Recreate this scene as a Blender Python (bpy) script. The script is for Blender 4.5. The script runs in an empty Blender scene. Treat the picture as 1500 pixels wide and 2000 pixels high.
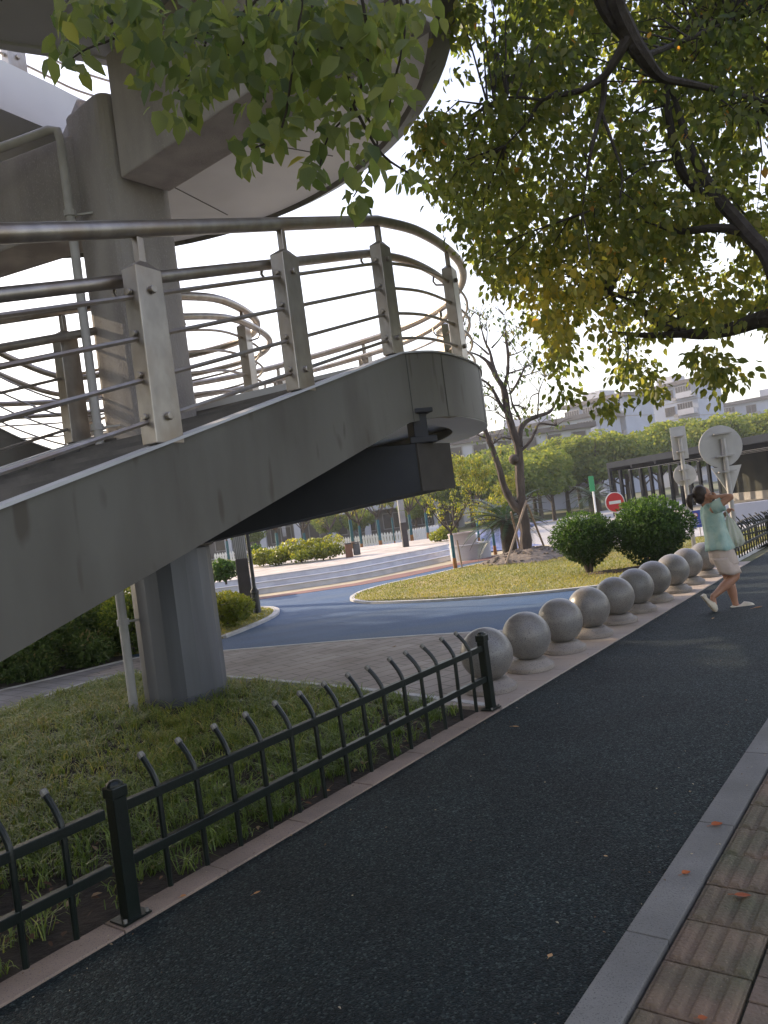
import bpy, math, random
import numpy as np
from mathutils import Vector, Matrix
random.seed(7); rng = np.random.default_rng(11)
S = bpy.context.scene; COL = S.collection
R = math.radians

# ------------------------------------------------------------------ camera
ROLL, PITCH, FPX, EYE = R(7.5), R(0.33), 1500.0, 1.62
cd = bpy.data.cameras.new("camera"); cam = bpy.data.objects.new("camera", cd); COL.objects.link(cam)
cd.sensor_fit = 'VERTICAL'; cd.sensor_height = 36.0; cd.lens = FPX / 2000 * 36.0
cd.clip_start = 0.05; cd.clip_end = 3000
fwd = Vector((0, math.cos(PITCH), math.sin(PITCH))); up0 = Vector((0, -math.sin(PITCH), math.cos(PITCH)))
rt0 = Vector((1, 0, 0))
rt = rt0 * math.cos(ROLL) + up0 * -math.sin(ROLL)
upv = rt0 * math.sin(ROLL) + up0 * math.cos(ROLL)
M4 = Matrix((rt, upv, -fwd)).transposed().to_4x4(); M4.translation = (0, 0, EYE)
cam.matrix_world = M4; S.camera = cam
S.cycles.max_bounces = 10; S.cycles.diffuse_bounces = 6; S.cycles.transmission_bounces = 8
S.render.resolution_x = 768; S.render.resolution_y = 1024

# ------------------------------------------------------------------ sky and sun
SUN_AZ, SUN_EL = R(-52), R(24)
w = bpy.data.worlds.new("World"); S.world = w; w.use_nodes = True
nt = w.node_tree; sky = nt.nodes.new('ShaderNodeTexSky'); sky.sky_type = 'NISHITA'
sky.sun_disc = False; sky.sun_elevation = SUN_EL; sky.sun_rotation = SUN_AZ
sky.air_density = 1.0; sky.dust_density = 3.0; sky.ozone_density = 1.6; sky.altitude = 0
bg = nt.nodes['Background']; bg.inputs[1].default_value = 0.15
# thin bright evening haze veils the clear sky: a little warmer towards the horizon
tcw = nt.nodes.new('ShaderNodeTexCoord'); sep = nt.nodes.new('ShaderNodeSeparateXYZ'); nt.links.new(tcw.outputs['Generated'], sep.inputs[0])
rw = nt.nodes.new('ShaderNodeValToRGB'); rw.color_ramp.elements[0].position = 0; rw.color_ramp.elements[0].color = (1.0, .92, .76, 1)
rw.color_ramp.elements[1].position = .6; rw.color_ramp.elements[1].color = (.44, .46, .70, 1)
k_ = rw.color_ramp.elements.new(.22); k_.color = (.98, .96, .96, 1)
nt.links.new(sep.outputs[2], rw.inputs[0])
vm = nt.nodes.new('ShaderNodeVectorMath'); vm.operation = 'SCALE'; vm.inputs['Scale'].default_value = 4.5; nt.links.new(rw.outputs[0], vm.inputs[0])
mw = nt.nodes.new('ShaderNodeMix'); mw.data_type = 'RGBA'; mw.inputs[0].default_value = .62; nt.links.new(sky.outputs[0], mw.inputs[6]); nt.links.new(vm.outputs[0], mw.inputs[7])
nt.links.new(mw.outputs[2], bg.inputs[0])
sd = bpy.data.lights.new("sun", 'SUN'); sun = bpy.data.objects.new("sun", sd); COL.objects.link(sun)
sd.energy = 2.4; sd.angle = R(0.6); sd.color = (1.0, 0.80, 0.58)
sdir = Vector((math.sin(SUN_AZ) * math.cos(SUN_EL), math.cos(SUN_AZ) * math.cos(SUN_EL), math.sin(SUN_EL)))
sun.rotation_euler = (-sdir).to_track_quat('-Z', 'Y').to_euler()
S.view_settings.view_transform = 'Standard'; S.view_settings.look = 'None'
S.view_settings.gamma = 1; S.view_settings.exposure = 1.58

# ------------------------------------------------------------------ helpers
def ray(px, py):
    x = (px - 750) / FPX; y = -(py - 1000) / FPX
    xr = x * math.cos(ROLL) + y * math.sin(ROLL); yr = -x * math.sin(ROLL) + y * math.cos(ROLL)
    Y = math.cos(PITCH) - yr * math.sin(PITCH); Z = math.sin(PITCH) + yr * math.cos(PITCH)
    return xr / Y, Z / Y
def G(px, py, z=0.0):
    a, c = ray(px, py); t = (z - EYE) / c; return (a * t, t)
def P(px, py, Y):
    a, c = ray(px, py); return (a * Y, Y, EYE + c * Y)

MATS = {}
def pm(name, c1, c2=None, scale=5, rough=.7, bump=0, bscale=40, metal=0, spec=.5, detail=4, speck=None, coord='Object', lo=.35, hi=.65, stretch=None, c3=None, s3=.5):
    if name in MATS: return MATS[name]
    m = bpy.data.materials.new(name); m.use_nodes = True; n = m.node_tree; N = n.nodes; L = n.links
    b = N['Principled BSDF']; b.inputs['Roughness'].default_value = rough; b.inputs['Metallic'].default_value = metal
    b.inputs['Specular IOR Level'].default_value = spec
    tc = N.new('ShaderNodeTexCoord'); src = tc.outputs[coord]
    if stretch:
        mp = N.new('ShaderNodeMapping'); mp.inputs['Scale'].default_value = stretch; L.new(src, mp.inputs[0]); src = mp.outputs[0]
    if c2 is None: c2 = tuple(v * .75 for v in c1)
    no = N.new('ShaderNodeTexNoise'); no.inputs['Scale'].default_value = scale; no.inputs['Detail'].default_value = detail
    L.new(src, no.inputs['Vector'])
    cr = N.new('ShaderNodeValToRGB'); cr.color_ramp.elements[0].position = lo; cr.color_ramp.elements[1].position = hi
    cr.color_ramp.elements[0].color = (*c1, 1); cr.color_ramp.elements[1].color = (*c2, 1)
    L.new(no.outputs[0], cr.inputs[0]); out = cr.outputs[0]
    if c3:
        n3 = N.new('ShaderNodeTexNoise'); n3.inputs['Scale'].default_value = s3; n3.inputs['Detail'].default_value = 6; L.new(src, n3.inputs['Vector'])
        r3 = N.new('ShaderNodeValToRGB'); r3.color_ramp.elements[0].position = .45; r3.color_ramp.elements[1].position = .68
        L.new(n3.outputs[0], r3.inputs[0])
        mx = N.new('ShaderNodeMix'); mx.data_type = 'RGBA'; L.new(r3.outputs[0], mx.inputs[0]); L.new(out, mx.inputs[6]); mx.inputs[7].default_value = (*c3, 1); out = mx.outputs[2]
    if speck:   # (scale, colour, amount)
        v = N.new('ShaderNodeTexNoise'); v.inputs['Scale'].default_value = speck[0]; v.inputs['Detail'].default_value = 1; L.new(src, v.inputs['Vector'])
        r2 = N.new('ShaderNodeValToRGB'); r2.color_ramp.elements[0].position = speck[2]; r2.color_ramp.elements[1].position = min(1, speck[2] + .08)
        L.new(v.outputs[0], r2.inputs[0])
        mx = N.new('ShaderNodeMix'); mx.data_type = 'RGBA'; L.new(r2.outputs[0], mx.inputs[0]); L.new(out, mx.inputs[6]); mx.inputs[7].default_value = (*speck[1], 1); out = mx.outputs[2]
    L.new(out, b.inputs['Base Color'])
    if bump:
        nb = N.new('ShaderNodeTexNoise'); nb.inputs['Scale'].default_value = bscale; nb.inputs['Detail'].default_value = 3; L.new(src, nb.inputs['Vector'])
        bp = N.new('ShaderNodeBump'); bp.inputs['Strength'].default_value = bump; bp.inputs['Distance'].default_value = .02
        L.new(nb.outputs[0], bp.inputs['Height']); L.new(bp.outputs[0], b.inputs['Normal'])
    MATS[name] = m; return m
def brickmat(name, c1, c2, mortar, bw, bh, rot=0, rough=.8, ms=.008):
    m = bpy.data.materials.new(name); m.use_nodes = True; n = m.node_tree; N = n.nodes; L = n.links; b = N['Principled BSDF']
    b.inputs['Roughness'].default_value = rough
    tc = N.new('ShaderNodeTexCoord'); mp = N.new('ShaderNodeMapping'); mp.inputs['Rotation'].default_value = (0, 0, rot)
    L.new(tc.outputs['Object'], mp.inputs[0])
    br = N.new('ShaderNodeTexBrick'); br.inputs['Scale'].default_value = 1; br.inputs['Brick Width'].default_value = bw; br.inputs['Row Height'].default_value = bh
    br.inputs['Mortar Size'].default_value = ms; br.inputs['Color1'].default_value = (*c1, 1); br.inputs['Color2'].default_value = (*c2, 1); br.inputs['Mortar'].default_value = (*mortar, 1)
    L.new(mp.outputs[0], br.inputs[0])
    no = N.new('ShaderNodeTexNoise'); no.inputs['Scale'].default_value = 1.3; no.inputs['Detail'].default_value = 8; L.new(tc.outputs['Object'], no.inputs[0])
    r_ = N.new('ShaderNodeValToRGB'); r_.color_ramp.elements[0].color = (.62, .6, .56, 1); r_.color_ramp.elements[1].color = (1.1, 1.1, 1.1, 1)
    r_.color_ramp.elements[0].position = .3; r_.color_ramp.elements[1].position = .65
    L.new(no.outputs[0], r_.inputs[0])
    mx = N.new('ShaderNodeMix'); mx.data_type = 'RGBA'; mx.blend_type = 'MULTIPLY'; mx.inputs[0].default_value = 1
    L.new(br.outputs[0], mx.inputs[6]); L.new(r_.outputs[0], mx.inputs[7]); L.new(mx.outputs[2], b.inputs['Base Color'])
    bp = N.new('ShaderNodeBump'); bp.inputs['Strength'].default_value = .4; bp.inputs['Distance'].default_value = .01; bp.invert = True
    L.new(br.outputs['Fac'], bp.inputs['Height']); L.new(bp.outputs[0], b.inputs['Normal'])
    MATS[name] = m; return m
def grainmat(name, dark, mid, bright, tint, scale=118, rough=.72):
    m = bpy.data.materials.new(name); m.use_nodes = True; n = m.node_tree; N = n.nodes; L = n.links; b = N['Principled BSDF']
    b.inputs['Specular IOR Level'].default_value = .22
    tc = N.new('ShaderNodeTexCoord'); wn = N.new('ShaderNodeTexNoise'); wn.inputs['Scale'].default_value = 60; L.new(tc.outputs['Object'], wn.inputs[0])
    ad = N.new('ShaderNodeMix'); ad.data_type = 'RGBA'; ad.blend_type = 'LINEAR_LIGHT'; ad.inputs[0].default_value = .006; L.new(tc.outputs['Object'], ad.inputs[6]); L.new(wn.outputs['Color'], ad.inputs[7])
    v = N.new('ShaderNodeTexVoronoi'); v.inputs['Scale'].default_value = scale; L.new(ad.outputs[2], v.inputs['Vector'])
    sp = N.new('ShaderNodeSeparateColor'); L.new(v.outputs['Color'], sp.inputs[0])
    cr = N.new('ShaderNodeValToRGB'); e = cr.color_ramp.elements; e[0].color = (*dark, 1); e[1].position = .98; e[1].color = (*bright, 1)
    k = e.new(.45); k.color = (*mid, 1); k = e.new(.86); k.color = tuple(x * 1.7 for x in mid) + (1,)
    L.new(sp.outputs[0], cr.inputs[0])
    big = N.new('ShaderNodeTexNoise'); big.inputs['Scale'].default_value = .9; big.inputs['Detail'].default_value = 7; big.inputs['Roughness'].default_value = .65; L.new(tc.outputs['Object'], big.inputs[0])
    r2 = N.new('ShaderNodeValToRGB'); r2.color_ramp.elements[0].position = .36; r2.color_ramp.elements[0].color = (.62, .62, .60, 1); r2.color_ramp.elements[1].position = .66; r2.color_ramp.elements[1].color = (*tint, 1); L.new(big.outputs[0], r2.inputs[0])
    mx = N.new('ShaderNodeMix'); mx.data_type = 'RGBA'; mx.blend_type = 'MULTIPLY'; mx.inputs[0].default_value = 1; L.new(cr.outputs[0], mx.inputs[6]); L.new(r2.outputs[0], mx.inputs[7]); L.new(mx.outputs[2], b.inputs['Base Color'])
    rr = N.new('ShaderNodeMapRange'); rr.inputs[3].default_value = rough + .15; rr.inputs[4].default_value = rough - .15; L.new(sp.outputs[1], rr.inputs[0]); L.new(rr.outputs[0], b.inputs['Roughness'])
    bp = N.new('ShaderNodeBump'); bp.inputs['Strength'].default_value = .9; bp.inputs['Distance'].default_value = .006; bp.invert = True; L.new(v.outputs['Distance'], bp.inputs['Height'])
    bp2 = N.new('ShaderNodeBump'); bp2.inputs['Strength'].default_value = .5; bp2.inputs['Distance'].default_value = .01; L.new(sp.outputs[2], bp2.inputs['Height']); L.new(bp.outputs[0], bp2.inputs['Normal']); L.new(bp2.outputs[0], b.inputs['Normal'])
    MATS[name] = m; return m
def leafmat(name, cols, trans=.45, rough=.45, spec=.4):
    if name in MATS: return MATS[name]
    m = bpy.data.materials.new(name); m.use_nodes = True; n = m.node_tree; N = n.nodes; L = n.links; b = N['Principled BSDF']
    b.inputs['Roughness'].default_value = rough; b.inputs['Specular IOR Level'].default_value = spec
    at = N.new('ShaderNodeAttribute'); at.attribute_name = 'tone'
    cr = N.new('ShaderNodeValToRGB'); e = cr.color_ramp.elements
    e[0].position = cols[0][0]; e[0].color = (*cols[0][1], 1); e[1].position = cols[-1][0]; e[1].color = (*cols[-1][1], 1)
    for p, c in cols[1:-1]:
        k = e.new(p); k.color = (*c, 1)
    L.new(at.outputs['Fac'], cr.inputs[0]); L.new(cr.outputs[0], b.inputs['Base Color'])
    if trans > 0:
        tr = N.new('ShaderNodeBsdfTranslucent'); mixc = N.new('ShaderNodeMix'); mixc.data_type = 'RGBA'; mixc.blend_type = 'MULTIPLY'; mixc.inputs[0].default_value = 1
        L.new(cr.outputs[0], mixc.inputs[6]); mixc.inputs[7].default_value = (2.2, 2.25, .95, 1); L.new(mixc.outputs[2], tr.inputs[0])
        ms = N.new('ShaderNodeMixShader'); ms.inputs[0].default_value = trans; L.new(b.outputs[0], ms.inputs[1]); L.new(tr.outputs[0], ms.inputs[2])
        L.new(ms.outputs[0], N['Material Output'].inputs[0])
    MATS[name] = m; return m

def tag(o, label=None, cat=None, group=None, kind=None):
    if label: o['label'] = label
    if cat: o['category'] = cat
    if group: o['group'] = group
    if kind: o['kind'] = kind
    return o
def empty(name, loc, rz=0, **k):
    o = bpy.data.objects.new(name, None); COL.objects.link(o); o.location = loc; o.rotation_euler = (0, 0, rz); o.empty_display_size = .1
    return tag(o, **k)
def kids(o): return [c for c in COL.objects if c.parent == o]
def dup(o, loc=None, rz=None, parent=None, ch=None, sc=None, **k):
    c = o.copy(); COL.objects.link(c); c.parent = parent
    if loc is not None: c.location = loc
    if rz is not None: c.rotation_euler = (0, 0, rz)
    if sc is not None: c.scale = (sc, sc, sc) if not hasattr(sc, '__len__') else sc
    for g in o.children: dup(g, parent=c)
    return tag(c, **k)

class MB:
    def __init__(s): s.v = []; s.f = []; s.m = []; s.mi = 0
    def add(s, vs, fs):
        b = len(s.v); s.v += [tuple(v) for v in vs]; s.f += [tuple(i + b for i in f) for f in fs]; s.m += [s.mi] * len(fs); return s
    def box(s, c, d, rz=0, ax=None):
        cx, cy, cz = c; hx, hy, hz = d[0] / 2, d[1] / 2, d[2] / 2
        cs, sn = math.cos(rz), math.sin(rz); vs = []
        for z in (-hz, hz):
            for x, y in ((-hx, -hy), (hx, -hy), (hx, hy), (-hx, hy)):
                vs.append((cx + x * cs - y * sn, cy + x * sn + y * cs, cz + z))
        return s.add(vs, [(3, 2, 1, 0), (4, 5, 6, 7), (0, 1, 5, 4), (1, 2, 6, 5), (2, 3, 7, 6), (3, 0, 4, 7)])
    def prism(s, poly, z0, z1):
        # z0, z1: numbers or lists
        n = len(poly); a = z0 if hasattr(z0, '__len__') else [z0] * n; b = z1 if hasattr(z1, '__len__') else [z1] * n
        ar = sum(poly[i][0] * poly[(i + 1) % n][1] - poly[(i + 1) % n][0] * poly[i][1] for i in range(n))
        if ar < 0: poly = poly[::-1]; a = list(a)[::-1]; b = list(b)[::-1]
        vs = [(p[0], p[1], a[i]) for i, p in enumerate(poly)] + [(p[0], p[1], b[i]) for i, p in enumerate(poly)]
        fs = [tuple(range(n))[::-1], tuple(range(n, 2 * n))] + [(i, (i + 1) % n, n + (i + 1) % n, n + i) for i in range(n)]
        return s.add(vs, fs)
    def tube(s, path, r, n=8, cap=True, closed=False):
        pts = [Vector(p) for p in path]; m = len(pts); rs = r if hasattr(r, '__len__') else [r] * m
        ref = Vector((0, 0, 1)); vs = []; X = None
        for i, p in enumerate(pts):
            if closed: t = pts[(i + 1) % m] - pts[i - 1]
            else: t = pts[min(i + 1, m - 1)] - pts[max(i - 1, 0)]
            if t.length < 1e-9: t = Vector((0, 0, 1))
            t.normalize()
            if X is None:
                X = ref.cross(t) if abs(t.z) < .9 else Vector((1, 0, 0)).cross(t)
            X = (X - t * X.dot(t)).normalized(); Y = t.cross(X)
            for k in range(n):
                a = 2 * math.pi * k / n; vs.append(p + (X * math.cos(a) + Y * math.sin(a)) * rs[i])
        fs = []; q = m if closed else m - 1
        for i in range(q):
            j = (i + 1) % m
            for k in range(n): fs.append((i * n + k, i * n + (k + 1) % n, j * n + (k + 1) % n, j * n + k))
        if cap and not closed: fs += [tuple(range(n))[::-1], tuple(range((m - 1) * n, m * n))]
        return s.add(vs, fs)
    def ell(s, c, r, nu=16, nv=10, rot=None):
        vs = []; c = Vector(c)
        for i in range(nv + 1):
            ph = math.pi * i / nv
            for k in range(nu):
                th = 2 * math.pi * k / nu
                q = Vector((r[0] * math.sin(ph) * math.cos(th), r[1] * math.sin(ph) * math.sin(th), r[2] * math.cos(ph)))
                if rot: q = rot @ q
                vs.append(c + q)
        fs = [(i * nu + k, (i + 1) * nu + k, (i + 1) * nu + (k + 1) % nu, i * nu + (k + 1) % nu) for i in range(nv) for k in range(nu)]
        return s.add(vs, fs)
    def lathe(s, prof, c=(0, 0), n=32):
        m = len(prof); vs = [(c[0] + r * math.cos(2 * math.pi * k / n), c[1] + r * math.sin(2 * math.pi * k / n), z) for r, z in prof for k in range(n)]
        fs = [(i * n + k, i * n + (k + 1) % n, (i + 1) * n + (k + 1) % n, (i + 1) * n + k) for i in range(m - 1) for k in range(n)]
        return s.add(vs, fs)
    def loft(s, rings, cap=True):
        n = len(rings[0]); vs = [p for r_ in rings for p in r_]
        fs = [(i * n + k, i * n + (k + 1) % n, (i + 1) * n + (k + 1) % n, (i + 1) * n + k) for i in range(len(rings) - 1) for k in range(n)]
        if cap: fs += [tuple(range(n))[::-1], tuple(range((len(rings) - 1) * n, len(rings) * n))]
        return s.add(vs, fs)
    def wall(s, path, wd, h0, h1):
        """sweep a rectangular section along path (x,y,z): from z+h0 to z+h1, width wd centred"""
        n = len(path); L_, R_ = offset(path, wd / 2), offset(path, -wd / 2); vs = []
        for i in range(n):
            z = path[i][2]
            vs += [(*L_[i][:2], z + h0), (*R_[i][:2], z + h0), (*R_[i][:2], z + h1), (*L_[i][:2], z + h1)]
        fs = []
        for i in range(n - 1):
            for k in range(4): fs.append((i * 4 + k, i * 4 + (k + 1) % 4, (i + 1) * 4 + (k + 1) % 4, (i + 1) * 4 + k))
        fs += [(0, 1, 2, 3), (n * 4 - 1, n * 4 - 2, n * 4 - 3, n * 4 - 4)]
        return s.add(vs, fs)
    def strip(s, A, B, h0, h1):
        n = len(A); vs = []
        for i in range(n):
            vs += [(A[i][0], A[i][1], A[i][2] + h0), (B[i][0], B[i][1], B[i][2] + h0), (B[i][0], B[i][1], B[i][2] + h1), (A[i][0], A[i][1], A[i][2] + h1)]
        fs = []
        for i in range(n - 1):
            for k in range(4): fs.append((i * 4 + k, i * 4 + (k + 1) % 4, (i + 1) * 4 + (k + 1) % 4, (i + 1) * 4 + k))
        fs += [(0, 1, 2, 3), (n * 4 - 1, n * 4 - 2, n * 4 - 3, n * 4 - 4)]
        return s.add(vs, fs)
    def build(s, name, mat, parent=None, smooth=False, bevel=0, recalc=True, loc=None, **k):
        me = bpy.data.meshes.new(name); me.from_pydata(s.v, [], s.f)
        for mm in (mat if isinstance(mat, (list, tuple)) else [mat]): me.materials.append(mm)
        if isinstance(mat, (list, tuple)): me.polygons.foreach_set('material_index', s.m)
        if recalc:
            import bmesh
            b = bmesh.new(); b.from_mesh(me); bmesh.ops.recalc_face_normals(b, faces=b.faces); b.to_mesh(me); b.free()
        if smooth:
            me.polygons.foreach_set('use_smooth', [True] * len(me.polygons))
            me.set_sharp_from_angle(angle=R(40))
        me.update()
        o = bpy.data.objects.new(name, me); COL.objects.link(o)
        if parent: o.parent = parent
        if loc: o.location = loc
        if bevel:
            bv = o.modifiers.new('bevel', 'BEVEL'); bv.width = bevel; bv.segments = 2; bv.limit_method = 'ANGLE'; bv.angle_limit = R(40)
        return tag(o, **k)
def offset(path, d):
    out = []; n = len(path)
    for i in range(n):
        a = path[max(i - 1, 0)]; b = path[min(i + 1, n - 1)]
        tx, ty = b[0] - a[0], b[1] - a[1]; l = math.hypot(tx, ty) or 1
        out.append((path[i][0] - ty / l * d, path[i][1] + tx / l * d, *path[i][2:]))
    return out
def cat(pts, k=6, closed=False):
    n = len(pts); out = []
    for i in range(n if closed else n - 1):
        p = [pts[(i + j) % n] if closed else pts[min(max(i + j, 0), n - 1)] for j in (-1, 0, 1, 2)]
        for q in range(k):
            t = q / k
            out.append(tuple(.5 * (2 * p[1][c] + (p[2][c] - p[0][c]) * t + (2 * p[0][c] - 5 * p[1][c] + 4 * p[2][c] - p[3][c]) * t * t + (-p[0][c] + 3 * p[1][c] - 3 * p[2][c] + p[3][c]) * t ** 3) for c in range(len(pts[0]))))
    if not closed: out.append(tuple(pts[-1]))
    return out
def at_dist(path, ds):
    out = []; acc = 0; j = 0
    cum = [0]
    for a, b in zip(path, path[1:]): cum.append(cum[-1] + math.hypot(b[0] - a[0], b[1] - a[1]))
    for d in ds:
        for i in range(len(path) - 1):
            if cum[i] <= d <= cum[i + 1]:
                t = (d - cum[i]) / max(1e-9, cum[i + 1] - cum[i]); a, b = path[i], path[i + 1]
                out.append((tuple(a[c] + (b[c] - a[c]) * t for c in range(3)), math.atan2(b[1] - a[1], b[0] - a[0]))); break
    return out
def inpoly(x, y, poly):
    x = np.asarray(x); y = np.asarray(y); c = np.zeros(x.shape, bool); n = len(poly)
    for i in range(n):
        x1, y1 = poly[i][:2]; x2, y2 = poly[(i + 1) % n][:2]
        if y1 == y2: continue
        c ^= ((y1 > y) != (y2 > y)) & (x < (x2 - x1) * (y - y1) / (y2 - y1) + x1)
    return c
def unit(a): return a / np.maximum(1e-9, np.linalg.norm(a, axis=-1, keepdims=True))
def npmesh(name, V, nv, nf, F, mat, tone=None, parent=None, smooth=False, **k):
    """V (N*nv,3); F local faces list (same size) per item"""
    n = len(V) // nv; F = np.asarray(F); fs = F.shape[1]
    idx = (F[None] + (np.arange(n) * nv)[:, None, None]).reshape(-1)
    me = bpy.data.meshes.new(name); me.vertices.add(len(V)); me.vertices.foreach_set('co', np.asarray(V, np.float32).ravel())
    me.loops.add(len(idx)); me.loops.foreach_set('vertex_index', idx.astype(np.int32))
    npoly = len(idx) // fs; me.polygons.add(npoly)
    me.polygons.foreach_set('loop_start', (np.arange(npoly) * fs).astype(np.int32))
    if smooth: me.polygons.foreach_set('use_smooth', np.ones(npoly, bool))
    if tone is not None:
        at = me.attributes.new('tone', 'FLOAT', 'POINT'); at.data.foreach_set('value', np.repeat(tone, nv).astype(np.float32))
    me.materials.append(mat); me.update(); me.validate()
    o = bpy.data.objects.new(name, me); COL.objects.link(o)
    if parent: o.parent = parent
    return tag(o, **k)
def leaves(name, pos, dirn, nrm, ln, mat, wid=.5, tone=None, parent=None, fold=.12, curl=.15, **k):
    n = len(pos); D = unit(dirn); X = unit(np.cross(D, nrm)); Nn = np.cross(X, D); ln = np.asarray(ln).reshape(-1, 1)
    W = ln * wid * .5
    def pt(t, s, h): return pos + D * ln * t + X * W * s + Nn * ln * h
    V = np.stack([pt(0, 0, 0), pt(.28, .85, fold * .6), pt(.62, .8, fold * .5 - curl * .3), pt(1, 0, -curl), pt(.62, -.8, fold * .5 - curl * .3), pt(.28, -.85, fold * .6), pt(.45, 0, -.02)], 1).reshape(-1, 3)
    F = [(6, 0, 1), (6, 1, 2), (6, 2, 3), (6, 3, 4), (6, 4, 5), (6, 5, 0)]
    if tone is None: tone = rng.random(n)
    return npmesh(name, V, 7, 6, F, mat, tone, parent, **k)
def cards(name, pos, size, mat, tone, parent=None, nrm=None, asp=1.5, **k):
    n = len(pos); D = unit(rng.normal(size=(n, 3))); N0 = unit(rng.normal(size=(n, 3))) if nrm is None else unit(nrm + rng.normal(size=(n, 3)) * .6)
    X = unit(np.cross(D, N0)); D = np.cross(N0, X); s = np.asarray(size).reshape(-1, 1)
    V = np.stack([pos - D * s * .5, pos + X * s * .5 / asp, pos + D * s * .5, pos - X * s * .5 / asp], 1).reshape(-1, 3)
    return npmesh(name, V, 4, 1, [(0, 1, 2, 3)], mat, tone, parent, **k)
def wob(x, y, s=1.0, seed=0):
    r_ = np.random.default_rng(seed); t = 0
    for i in range(6):
        a = r_.uniform(0, 6.28); f = s * (1.6 ** i) * .8; t = t + np.sin((x * math.cos(a) + y * math.sin(a)) * f + r_.uniform(0, 6.28)) / (1.25 ** i)
    return t / 3
# ------------------------------------------------------------------ ground
U = (.5976, .8018); NL = (-.8018, .5976); O0 = (-1.65, 2.85); LANE_ROT = math.atan2(U[1], U[0])
def LN(s, n, z=None):
    x = O0[0] + U[0] * s + NL[0] * n; y = O0[1] + U[1] * s + NL[1] * n
    return (x, y) if z is None else (x, y, z)
m_soil = pm('soil', (.045, .032, .022), (.02, .015, .011), 6, .95, .8, 30)
m_earth = pm('far_ground', (.10, .12, .04), (.06, .08, .03), .4, .95, .3, 8, c3=(.16, .13, .07), s3=.15)
m_lane = grainmat('dark_rubber_asphalt', (.0035, .0065, .0070), (.0085, .0150, .0165), (.060, .078, .078), (1.3, 1.3, 1.22))
m_blue = pm('blue_rubber_path', (.026, .072, .155), (.036, .092, .19), 1.2, .75, .4, 90, speck=(60, (.12, .19, .29), .66), c3=(.065, .11, .17), s3=.45, stretch=(.5, 1.6, 1))
m_kerbp = pm('pinkish_granite', (.29, .215, .168), (.205, .155, .122), 3, .75, .25, 120, speck=(160, (.10, .09, .085), .62))
m_kerbg = pm('grey_granite', (.205, .198, .178), (.155, .150, .138), 4, .8, .2, 120, speck=(190, (.10, .098, .09), .60), c3=(.13, .125, .11), s3=1.6)
m_white = pm('pale_kerb', (.55, .54, .52), (.42, .41, .40), 4, .8, .1)
m_paver = brickmat('plaza_pavers', (.36, .315, .28), (.30, .265, .235), (.15, .13, .11), .42, .21, rot=-.62)
m_pathp = brickmat('path_pavers', (.30, .29, .285), (.25, .24, .24), (.15, .14, .14), .4, .2, rot=.7)
m_lawn = pm('mown_lawn', (.26, .235, .07), (.16, .17, .05), 1.1, .95, .8, 60, c3=(.35, .26, .10), s3=.45, detail=8)
m_conc = pm('road_concrete', (.42, .40, .37), (.36, .34, .32), .6, .85, .1)
m_red = pm('red_rubber_band', (.22, .105, .085), (.17, .085, .07), 1.5, .85)
m_beige = pm('beige_band', (.46, .38, .24), (.40, .34, .22), 1.5, .85)
m_step = pm('step_stone', (.68, .68, .70), (.56, .56, .59), 3, .75, .1)
m_plat = brickmat('platform_pavers', (.60, .53, .45), (.54, .48, .42), (.42, .37, .32), .6, .6, rot=.2)

def sheet(name, poly, z, mat, t=.02, **k):
    return MB().prism(poly, z - t, z).build(name, mat, kind='structure', **k)
sheet('ground', [(-640, -120), (640, -120), (640, 740), (-640, 740)], -.045, m_earth, t=.5)
# bed soil (slightly mounded) beside the fence
BED = [LN(-7, .15), LN(3.93, .15), (.35, 6.32), (-.45, 7.36), (-2.01, 8.88), (-3.5, 10.08), (-4.14, 9.68), (-4.75, 8.5), (-6.2, 6.4), (-9, 3), (-9, -3)]
sheet('bed_soil', BED, -.015, m_soil)
# dark lane between the two kerbs
sheet('lane', [LN(-8, 0), LN(40, 0), LN(40, -1.89), LN(-8, -1.89)], 0, m_lane, t=.04)
mb = MB(); s = -7.0
while s < 3.8:
    e = min(s + .58, 3.93); a, b, c, d = LN(s + .003, 0), LN(e - .003, 0), LN(e - .003, .155), LN(s + .003, .155)
    j = random.uniform(-.002, .002); mb.prism([a, b, c, d], -.06, .012 + j); s = e
mb.build('kerb_left', m_kerbp, kind='structure', bevel=.004)
mb = MB(); s = -3.65
while s < 30:
    a, b, c, d = LN(s + .003, -1.892), LN(s + .997, -1.892), LN(s + .997, -2.045), LN(s + .003, -2.045)
    mb.prism([a, b, c, d], -.06, .014); s += 1.0
mb.build('kerb_right', m_kerbg, kind='structure', bevel=.004)
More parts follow.
